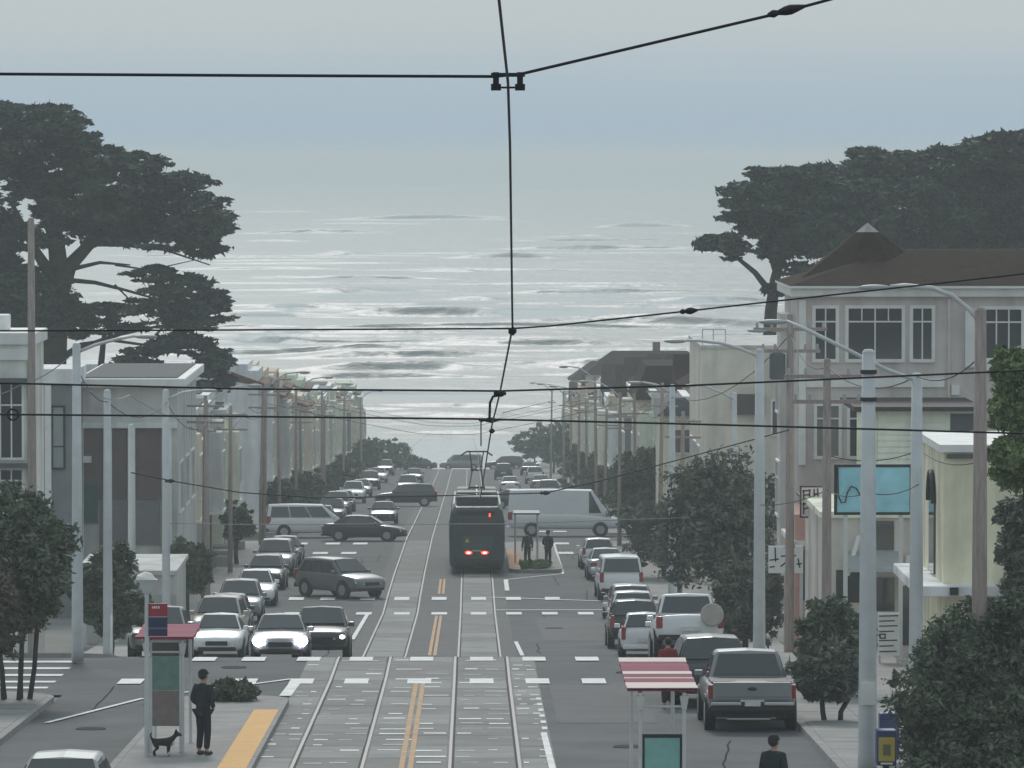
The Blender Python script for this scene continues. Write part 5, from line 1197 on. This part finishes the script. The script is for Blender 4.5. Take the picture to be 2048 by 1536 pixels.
# ------------------------------------------------------------------ overhead wires
def wire(name, pts, r, label, m=WIRE, parts=(), group=None, sag=0.0):
    P_ = [p if isinstance(p, Vector) else pt(*p) for p in pts]
    if sag:
        out = []
        for a, b in zip(P_, P_[1:]):
            for i in range(8): q = i / 8; out.append(a.lerp(b, q) - Vector((0, 0, sag * 4 * q * (1 - q))))
        P_ = out + [P_[-1]]
    o0 = P_[0].copy(); mb = MB(); mb.tube([p - o0 for p in P_], r, 6); o = mb.build(name, m, None, smooth=True); o.location = o0
    tag(o, label, 'wire', group)
    for nm, fn in parts:
        m2 = MB(); fn(m2, o0); m2.build(nm, WIRE, o)
    return o
def lump(px, py, D, w, h, ang=0.0):
    def fn(m2, o0):
        p = pt(px, py, D) - o0; d = Vector((math.cos(ang), 0, math.sin(ang)))
        m2.tube([p - d * w, p - d * w * .7, p - d * w * .45, p - d * w * .1, p + d * w * .2, p + d * w * .55, p + d * w], [h * .35, h * .8, h * .5, h * .9, h, h * .7, h * .25], 10)
    return fn
def clamp(px, py, D, w, h):
    def fn(m2, o0):
        c = pt(px, py, D) - o0
        for s in (-1, 1): m2.bx(c.x + s * w - .018, c.x + s * w + .018, c.y - .02, c.y + .02, c.z - h, c.z + .02); m2.bx(c.x + s * w - .03, c.x + s * w + .03, c.y - .025, c.y + .025, c.z - h - .01, c.z - h + .03)
        m2.bx(c.x - w - .03, c.x + w + .03, c.y - .025, c.y + .025, c.z - .008, c.z + .016); m2.bx(c.x - w, c.x + w, c.y - .008, c.y + .008, c.z - h + .002, c.z - h + .014)
    return fn
wire('span_wire', [(-900, 144, 33), (0, 148, 33), (500, 151, 33), (990, 153, 33), (1046, 147, 33), (1560, 26, 33), (1700, -12, 33), (2500, -210, 33)], .0105, 'topmost black span wire crossing the open sky, with a dark insulator at right',
     parts=[('insulator', lump(1574, 21, 33, .12, .032, .24)), ('clamp', clamp(1016, 151, 33, .072, .08))])
wire('contact_wire', [(985, -120, 27), (998, 0, 29.6), (1016, 165, 33), (1020, 290, 36), (1025, 655, 45), (1000, 785, 52), (984, 850, 58), (960, 1000, 100), Vector((.2, 150, zg(150) + 5.75)), Vector((.42, 200, zg(200) + 5.7)), Vector((.28, 278, zg(278) + 5.64)), Vector((.1, 340, zg(340) + 5.7)), Vector((.4, 420, zg(420) + 5.7)), Vector((.28, 600, zg(600) + 5.7))],
     .0085, 'vertical black contact wire running down the middle of the view', parts=[('hanger', lump(1025, 662, 45, .034, .04)), ('section_insulator', lump(984, 862, 58, .03, .03))])
wire('contact_wire', [Vector((TL, 125, zg(125) + 5.75)), Vector((TL + .15, 200, zg(200) + 5.7)), Vector((TL - .1, 290, zg(290) + 5.7)), Vector((TL, 420, zg(420) + 5.7)), Vector((TL, 600, zg(600) + 5.7))], .007, 'thin contact wire above the left-hand track')
wire('span_wire', [(-600, 664, 45), (450, 660, 45), (1025, 657, 45), (1100, 652, 45), (1376, 622, 45), (1535, 604, 45), (2300, 520, 45)], .008, 'second span wire down, crossing the breakers with an insulator at right', parts=[('insulator', lump(1378, 622, 45, .075, .03, .1))])
wire('span_wire', [(-500, 757, 52), (0, 766, 52), (500, 778, 52), (1000, 782, 52), (1400, 770, 52), (2048, 741, 52), (2700, 705, 52)], .0105, 'third span wire down, passing in front of both house rows', parts=[('hanger', lump(1000, 787, 52, .06, .035)), ('drop_bracket', lambda m2, o0: m2.tube([pt(a, b, 52) - o0 for a, b in ((1000, 790), (986, 793), (980, 806), (979, 838))], .014, 6))])
wire('span_wire', [(-300, 822, 58), (22, 829, 58), (500, 833, 58), (960, 838, 58), (1340, 847, 58), (1560, 853, 58), (2500, 880, 58)], .012, 'lowest thick span wire just above the tram pantograph', parts=[('hanger', lump(978, 840, 58, .11, .03)), ('drop_rod', lambda m2, o0: m2.tube([pt(962, 838, 58) - o0, pt(962, 892, 58) - o0], .008, 6)), ('ring', lambda m2, o0: m2.tube([pt(26 + 11 * math.cos(a), 829 + 11 * math.sin(a), 58) - o0 for a in np.linspace(0, 6.28, 14)], .012, 6))])
PL = {k: Vector((x, y, zg(y) + h)) for k, (x, y, h) in {'L150': (-10.8, 150, 8.2), 'L164': (-10.85, 164, 7.8), 'L195': (-10.8, 195, 8.7), 'R152': (8.0, 152, 8.0), 'R222': (8.1, 222, 9.0), 'R119': (9.66, 119, 8.0), 'R107': (9.9, 107, 8.4), 'R141': (9.14, 141, 8.2), 'R164': (9.52, 164, 9.8), 'R110': (7.95, 110, 7.4), 'L226': (-10.85, 226, 8), 'R256': (8.05, 256, 8)}.items()}
wire('span_wire', [(262, 945, 163.5), (350, 963, 163.5), (480, 985, 163.5), (640, 996, 163.5), (900, 991, 163.5), (1090, 986, 163.5), (1200, 962, 163.5), (1578, 860, 163.5)], .02, 'dark sagging span wire below the left house row', parts=[('hanger', lump(340, 962, 163.5, .15, .07)), ('hanger', lump(1090, 986, 163.5, .15, .07))])
wire('span_wire', [(330, 1046, 195), (460, 1049, 195), (800, 1048, 195), (1010, 1048, 195), (1380, 1035, 195)], .016, 'pale grey wire crossing in front of the tram rear window', WIRE2)
for i, (a, b, sg2, lb) in enumerate((('R107', 'R119', .25, 'cable between the two right-hand lamp poles'), ('R119', 'R141', .4, 'cable from the grey lamp pole to the thin brown pole'), ('R141', 'R164', .4, 'cable from the thin brown pole to the transformer pole'),
                                     ('R164', 'R222', .8, 'long cable from the transformer pole down the right side'), ('R222', 'R256', .6, 'far cable between lamp poles on the right'), ('L150', 'L164', .3, 'cable from the thick left lamp pole to the next pole'), ('L164', 'L195', .5, 'cable along the left poles before the pillared building'), ('L195', 'L226', .6, 'far cable down the left poles'))):
    wire('cable', [PL[a], PL[b]], .014, lb, sag=sg2)
wire('cable', [(-60, 790, 150), (40, 770, 150), (153, 700, 150)], .016, 'grey cable rising to the thick left lamp pole', WIRE2, sag=.15)
wire('cable', [(153, 760, 150), (260, 790, 170), (420, 840, 196)], .014, 'grey cable slanting across the pillared building', WIRE2, sag=.3)
wire('cable', [(1660, 912, 141), (1840, 900, 141), (1962, 922, 107)], .013, 'thin cable across the front of the clapboard annex', sag=.2)
wire('cable', [(1520, 1010, 152), (1655, 980, 141), (1735, 985, 110), (1838, 968, 119)], .012, 'thin cable crossing the teal billboard', sag=.12)
wire('cable', [(1180, 850, 300), (1345, 800, 222)], .014, 'thin cable rising to the lamp pole between the trees', WIRE2, sag=.2)
wire('cable', [(1005, 826, 200), (1110, 800, 330)], .012, 'thin pull-off wire beside the end of the contact wire')
for side, X in (('left', -11.5), ('right', 9.2)):
    Y_ = [Vector((X, D + (6 if side == 'right' else 0), zg(D) + 7.6)) for D in (236, 262, 300, 330, 372, 430, 500)]
    for dx in (-.6, .6):
        wire('cable', [p + Vector((dx, 0, 0)) for p in Y_], .016, f'{"outer" if dx * X > 0 else "street-side"} cable along the thin {side} utility poles', sag=.35)
for i, D in enumerate((287, 340, 400)):
    wire('span_wire', [Vector((-10.85, D, zg(D) + 8)), Vector((-2.9, D, zg(D) + 6.4)), Vector((.3, D, zg(D) + 6.35)), Vector((8.05, D, zg(D) + 8))], .013, f'{ordw(i)} of the far span wires strung between the street lamps', group='far span wires', sag=.05)

# ------------------------------------------------------------------ people and the dog
SKINQ = []
def skinned(name, chains, m, parent, sub=2):
    """chains: lists of ((x, y, z), radius or (rx, ry)); equal points are joined"""
    vs, rs, es, idx = [], [], [], {}
    for ch in chains:
        prev = None
        for p, r in ch:
            k = tuple(round(c, 4) for c in p)
            if k not in idx: idx[k] = len(vs); vs.append(p); rs.append(r if hasattr(r, '__len__') else (r, r))
            if prev is not None and prev != idx[k]: es.append((prev, idx[k]))
            prev = idx[k]
    me = bpy.data.meshes.new(name); me.from_pydata(vs, es, []); o = bpy.data.objects.new(name, me); COL.objects.link(o); o.parent = parent
    sk = o.modifiers.new('skin', 'SKIN'); sk.use_smooth_shade = True
    for i, r in enumerate(rs): me.skin_vertices[0].data[i].radius = r; me.skin_vertices[0].data[i].use_root = (i == 0)
    sb = o.modifiers.new('sub', 'SUBSURF'); sb.levels = sub; sb.render_levels = sub
    SKINQ.append((o, m)); return o
SKINM = mat('skin', (.42, .26, .19), .55, var=.05); HAIR = mat('dark_hair', (.025, .02, .018), .7, var=.1); SHOE = mat('dark_shoe', (.03, .03, .032), .6, var=0)
def person(loc, rz, label, coat, legs, h=1.74, arms='front', cap=None, stride=0.0, bag=None, group=None, hair=True):
    t = thing('person', loc, label, 'person', group, rz); k = h / 1.76; t.scale = (k, k, k)
    def arm(s):
        sh = (s * .185, 0, 1.43)
        if arms == 'front': el, wr, hd = (s * .255, -.05, 1.16), (s * .15, .16, 1.0), (s * .08, .22, .98)
        elif arms == 'down': el, wr, hd = (s * .25, -.03, 1.15), (s * .26, .05, .90), (s * .26, .08, .82)
        else: el, wr, hd = (s * .26, -.06 * s, 1.15), (s * .25, .12 * s + .06, .94), (s * .25, .16 * s + .08, .86)
        return sh, el, wr, hd
    def leg(s): 
        d = stride * s
        return (s * .085, 0, .9), (s * .095, .03 + d * .6, .5), (s * .1, -.02 + d, .09), (s * .11, .13 + d, .045)
    pelvis, spine, chest, nb, nk = (0, 0, .95), (0, 0, 1.14), (0, 0, 1.34), (0, -.01, 1.48), (0, .01, 1.545)
    ch = [[(pelvis, (.15, .10)), (spine, (.135, .095)), (chest, (.16, .105)), (nb, (.085, .075)), (nk, .052), ((0, .03, 1.60), (.062, .07)), ((0, .025, 1.66), (.078, .095)), ((0, .015, 1.71), (.08, .1)), ((0, .01, 1.75), (.055, .065))]]
    ch.append([((0, .025, 1.66), (.078, .095)), ((0, .125, 1.65), .014)])                                        # nose
    for s in (-1, 1):
        ch.append([((0, .015, 1.71), (.08, .1)), ((s * .086, .0, 1.675), .016)])                                 # ear
        sh, el, wr, hd = arm(s); ch.append([(chest, (.16, .105)), (sh, .062), (el, .043), (wr, .03), (hd, (.036, .02))])
        d = (Vector(hd) - Vector(wr)).normalized(); sd = Vector((s, 0, 0)) if abs(d.x) < .8 else Vector((0, 1, 0))
        for q in range(4):
            b0 = Vector(hd) + sd * (.024 - .016 * q); b1 = b0 + d * (.045 + .006 * (1.5 - abs(q - 1.5))); b2 = b1 + d * .02 + Vector((0, .012, -.008))
            ch.append([(hd, (.036, .02)), (tuple(b0 + d * .02), .009), (tuple(b1), .0085), (tuple(b2), .007)])
        th = Vector(hd) - d * .03 - sd * .03; ch.append([(hd, (.036, .02)), (tuple(th), .011), (tuple(th + d * .04 - sd * .012), .008)])
        a, b, c, e = leg(s); ch.append([(pelvis, (.15, .10)), (a, .088), (b, .058), (c, .04), (e, .032)])
    skinned('body', ch, SKINM, t)
    cm = mat('cloth_' + '_'.join(str(int(c * 1000)) for c in coat), coat, .9, var=.12, vs_=6, bump=.2, bs=25); lm = mat('cloth_' + '_'.join(str(int(c * 1000)) for c in legs), legs, .9, var=.1, vs_=6, bump=.2, bs=25)
    cj = [[((0, 0, .93), (.19, .14)), ((0, 0, 1.02), (.18, .13)), (spine, (.175, .125)), (chest, (.19, .13)), ((0, -.01, 1.47), (.11, .09)), ((0, 0, 1.53), (.075, .07))]]
    for s in (-1, 1):
        sh, el, wr, hd = arm(s); wr2 = tuple(Vector(el).lerp(Vector(wr), .95)); cj.append([(chest, (.19, .13)), (sh, .085), (el, .064), (wr2, .05)])
    skinned('jacket', cj, cm, t)
    for s in (-1, 1):
        pass
    tr = []
    for s in (-1, 1):
        a, b, c, e = leg(s); c2 = tuple(Vector(b).lerp(Vector(c), .93)); tr.append([((0, 0, .96), (.165, .118)), (a, .105), (b, .08), (c2, .066)])
    skinned('trousers', tr, lm, t)
    for s in (-1, 1):
        a, b, c, e = leg(s); MB().ell((c[0], c[1] + .07, .045), (.05, .14, .05), 12, 8).build('shoe', SHOE, t, smooth=True)
    if cap:
        o = MB().ell((0, .0, 1.725), (.1, .12, .095), 14, 8, .42, 1).build('cap', mat('cap_' + str(int(cap[2] * 1000)), cap, .85, var=.05), t, smooth=True); MB().ell((0, .125, 1.715), (.075, .075, .012), 12, 6).build('peak', mat('cap_' + str(int(cap[2] * 1000)), cap, .85), o, smooth=True)
    if hair: MB().ell((0, -.02, 1.69), (.093, .105, .1), 14, 8, .15 if not cap else .1, .95).build('hair', HAIR, t, smooth=True)
    for s in (-1, 1): MB().ell((s * .032, .105, 1.682), (.011, .008, .008), 8, 6).build('eye', BLACK, t)
    if bag: MB().ell((0, -.2, 1.22), (.16, .1, .24), 12, 8).build('backpack', mat('bag_dark', bag, .85), t, smooth=True)
    return t
D = 113.6; person((-5.55, D, zg(D) + .15), R(-35), 'person in dark coat, dark trousers and cap standing by the left shelter', (.018, .021, .026), (.016, .018, .028), 1.74, 'front', cap=(.016, .017, .022))
D = 131.5; person((4.72, D, zg(D) + .002), R(20), 'person in a red jacket whose head and shoulders show above the right shelter roof', (.25, .03, .035), (.03, .03, .035), 1.68, 'down')
D = 96.0; person((5.3, D, zg(D) + .002), R(-30), 'person in dark teal jacket and cap at the bottom right edge', (.018, .034, .038), (.03, .03, .035), 1.74, 'walk', cap=(.02, .022, .027), stride=.18)
D = 268.0; person((2.75, D, zg(D) + .18), R(10), 'person in brownish dark coat waiting left on the far platform', (.045, .03, .028), (.03, .025, .025), 1.7, 'down', bag=(.03, .025, .025))
D = 267.6; person((3.75, D, zg(D) + .18), R(-20), 'person in near-black coat waiting right on the far platform', (.018, .02, .024), (.02, .02, .024), 1.72, 'front', cap=(.02, .02, .021))
# far shelter frame
t = thing('shelter_frame', (2.75, 272, zg(272) + .18), 'small open shelter frame behind the two waiting people', 'shelter')
for x in (-.55, .55):
    for y in (0, 2): MB().tube([(x, y, -.1), (x, y, 2.4)], .045, 6).build('post', STEEL, t)
MB().bx(-.65, .65, -.1, 2.1, 2.4, 2.48).build('roof', mat('dark_roof_panel', (.06, .065, .08), .5), t)
# dog
D = 113.2; t = thing('dog', (-6.35, D, zg(D) + .15), 'small black and white dog by the lamp post', 'dog', rz=R(-100))
t.scale = (.85, .85, .85)
FURB = mat('black_fur', (.02, .021, .022), .9, var=.15, vs_=30, bump=.4, bs=90); FURW = mat('white_fur', (.55, .53, .5), .9, var=.1, vs_=30)
dg = [[((0, -.2, .36), (.085, .085)), ((0, -.05, .355), (.08, .09)), ((0, .12, .37), (.085, .1)), ((0, .22, .43), (.065, .07)), ((0, .29, .52), .05), ((0, .33, .56), (.062, .06)), ((0, .41, .54), .035), ((0, .46, .53), .026)],
      [((0, -.2, .36), (.085, .085)), ((0, -.29, .42), .028), ((0, -.33, .52), .022), ((0, -.29, .58), .014)]]
for s in (-1, 1):
    dg += [[((0, .12, .37), (.085, .1)), ((s * .065, .13, .26), .04), ((s * .068, .115, .13), .022), ((s * .068, .12, .03), .02), ((s * .068, .15, .015), .018)],
           [((0, -.2, .36), (.085, .085)), ((s * .07, -.19, .28), .052), ((s * .07, -.15, .2), .032), ((s * .07, -.24, .12), .02), ((s * .07, -.225, .03), .018), ((s * .07, -.195, .015), .017)],
           [((0, .33, .56), (.062, .06)), ((s * .045, .31, .62), .02), ((s * .05, .31, .67), .008)]]
skinned('body', dg, FURB, t)
MB().ell((0, .2, .36), (.062, .07, .11), 10, 8).build('white_chest', FURW, t, smooth=True)
for s in (-1, 1): MB().ell((s * .068, .125, .07), (.024, .03, .06), 8, 6).build('white_sock', FURW, t, smooth=True)
bpy.context.view_layer.update(); dg_ = bpy.context.evaluated_depsgraph_get(); new = [(o, m, bpy.data.meshes.new_from_object(o.evaluated_get(dg_))) for o, m in SKINQ]
for o, m, me in new:
    o.modifiers.clear(); o.data = me; me.name = o.name; me.materials.clear(); me.materials.append(m); me.shade_smooth()

# ------------------------------------------------------------------ signs and street furniture
def strokes(par, f, plane, lines, th, m, name='lettering'):
    for ln in lines:
        mb = MB(); P_ = [(lambda q: Vector((q[0], plane, q[1])))(f(*p)) for p in ln]
        for a, b in zip(P_, P_[1:]):
            d = (b - a).normalized(); n_ = Vector((-d.z, 0, d.x)) * th / 2; e = d * th / 2
            mb.hexa([a - e - n_ + Vector((0, -.012, 0)), b + e - n_ + Vector((0, -.012, 0)), b + e - n_, a - e - n_, a - e + n_ + Vector((0, -.012, 0)), b + e + n_ + Vector((0, -.012, 0)), b + e + n_, a - e + n_])
        mb.build(name, m, par)
INK = mat('sign_ink', (.03, .03, .035), .7, var=0); INKR = mat('sign_ink_maroon', (.13, .05, .055), .7, var=0)
t = bthing('shop_sign', 10.9, 168, 'square white sign with dark characters on the turret house corner', 'sign'); f = LP(t, 168)
(u0, z1), (u1, z0) = f(1601, 973), f(1645, 1034); b_ = MB().bx(u0, u1, -.05, .05, z0, z1).build('panel', mat('sign_cream', (.82, .77, .74), .6, var=.06), t)
strokes(t, f, -.052, [[(1601, 973), (1645, 973)], [(1601, 1034), (1645, 1034)], [(1601, 973), (1601, 1034)]], .05, INKR, 'border')
strokes(t, f, -.052, [[(1606, 982), (1620, 980)], [(1607, 990), (1619, 989)], [(1607, 981), (1607, 998)], [(1619, 981), (1619, 997)], [(1628, 979), (1628, 998)], [(1635, 978), (1636, 998)], [(1628, 988), (1636, 987)],
                      [(1606, 1008), (1616, 1006), (1619, 1014), (1608, 1018)], [(1607, 1006), (1607, 1027)], [(1626, 1006), (1639, 1024)], [(1638, 1005), (1627, 1026)], [(1625, 1015), (1640, 1014)]], .045, INKR)
for q in (1610, 1636): MB().bx(f(q, 0)[0] - .03, f(q, 0)[0] + .03, .052, 3.4, f(0, 1000)[1] - .03, f(0, 1000)[1] + .03).build('bracket', BLACK, t)
t = bthing('hanging_sign', 10.0, 167.5, 'wide white hanging sign with black marks right of the tall lamp pole', 'sign'); f = LP(t, 167.5)
(u0, z1), (u1, z0) = f(1537, 1092), f(1606, 1146); MB().bx(u0, u1, -.05, .05, z0, z1).build('panel', mat('sign_white', (.85, .85, .83), .6, var=.08), t)
strokes(t, f, -.052, [[(1550, 1096), (1551, 1122)], [(1540, 1120), (1556, 1118)], [(1571, 1094), (1580, 1108), (1588, 1093)], [(1562, 1132), (1572, 1124), (1582, 1126)], [(1596, 1118), (1599, 1134)], [(1594, 1128), (1602, 1127)], [(1563, 1112), (1590, 1111)], [(1540, 1134), (1548, 1133)]], .04, INK)
MB().bx(u1 - .06, u1 + .02, -.03, 3.9, z1 - .25, z1 - .18).build('bracket', BLACK, t); MB().bx(u1 - .1, u1, -.04, .04, -.0, z0).build('post', STEEL, t)
t = bthing('menu_board', 11.3, 148, 'tall white board with rows of lines below the shop awning', 'sign'); f = LP(t, 148)
(u0, z1), (u1, z0) = f(1756, 1226), f(1799, 1311); MB().bx(u0, u1, -.04, .04, z0, z1).build('panel', mat('sign_white', (.56, .56, .54), .6, var=.08), t)
strokes(t, f, -.042, [[(1759, y), (1795 - (i * 7) % 13, y - 1)] for i, y in enumerate((1232, 1242, 1252, 1263, 1281, 1292, 1303))], .03, INK, 'text_line'); strokes(t, f, -.042, [[(1760, 1268), (1770, 1268), (1770, 1276), (1760, 1276), (1760, 1268)]], .03, INK, 'drawing')
for q in (u0 + .05, u1 - .05): MB().bx(q - .03, q + .03, .041, .08, 0, z1).build('post', STEEL, t)
t = bthing('small_poster', 12.6, 141, 'small red and white poster low beside the beige building', 'sign'); f = LP(t, 141)
(u0, z1), (u1, z0) = f(1861, 1286), f(1894, 1322); MB().bx(u0, u1, -.03, .03, z0, z1).build('panel', mat('sign_white', (.56, .56, .54), .6), t); MB().bx(u0, u1, -.036, -.031, f(0, 1298)[1], z1).build('red_band', mat('sign_red', (.33, .03, .05), .5), t); strokes(t, f, -.036, [[(1868, 1306), (1886, 1305)], [(1872, 1312), (1880, 1318)]], .04, mat('sign_red', (.33, .03, .05), .5)); MB().bx(u0 + .1, u0 + .16, .031, .08, 0, z1).build('post', STEEL, t)
def newsbox(X, D, top, label, body, front):
    t = thing('news_box', (X, D, zg(D) + .136), label, 'news box'); f = LP(t, D); zt = f(0, top)[1]
    MB().bx(-.2, .2, 0, .4, .12, zt).build('cabinet', body, t, bevel=.03); MB().bx(-.06, .06, .14, .26, 0, .12).build('pedestal', BLACK, t)
    d = MB().bx(-.16, .16, -.02, -.001, zt - .62, zt - .14).build('door', front, t, bevel=.02); MB().bx(-.075, .075, -.03, -.021, zt - .5, zt - .28).build('pane', mat('news_pane', (.2, .2, .12), .3), d); MB().bx(-.12, .12, -.04, -.021, zt - .68, zt - .64).build('handle', WHITE, t)
NBL = mat('news_blue', (.05, .07, .20), .5, var=.08)
newsbox(8.27, 109, 1462, 'blue news box with a yellow door beside the nearest steel pole', NBL, mat('news_yellow', (.62, .47, .09), .5, var=.08))
newsbox(8.45, 110.6, 1428, 'plain blue news box behind the yellow-doored one', NBL, mat('news_door_blue', (.08, .11, .22), .5))


# ------------------------------------------------------------------ sea haze
hz = MB(); hz.bx(-9500, 9500, -70, 24500, -4.5, ZC + 3.8)
hm = bpy.data.materials.new('sea_haze'); hm.use_nodes = True
hn = hm.node_tree.nodes; hn.remove(hn['Principled BSDF'])
pv = hn.new('ShaderNodeVolumePrincipled'); pv.inputs['Color'].default_value = (.83, .9, .905, 1)
pv.inputs['Density'].default_value = HAZE_DENSITY; pv.inputs['Anisotropy'].default_value = .25
hm.node_tree.links.new(pv.outputs[0], hn['Material Output'].inputs['Volume'])
ho = hz.build('haze', hm); ho['kind'] = 'stuff'; ho['label'] = 'pale sea haze over the whole street and the water'
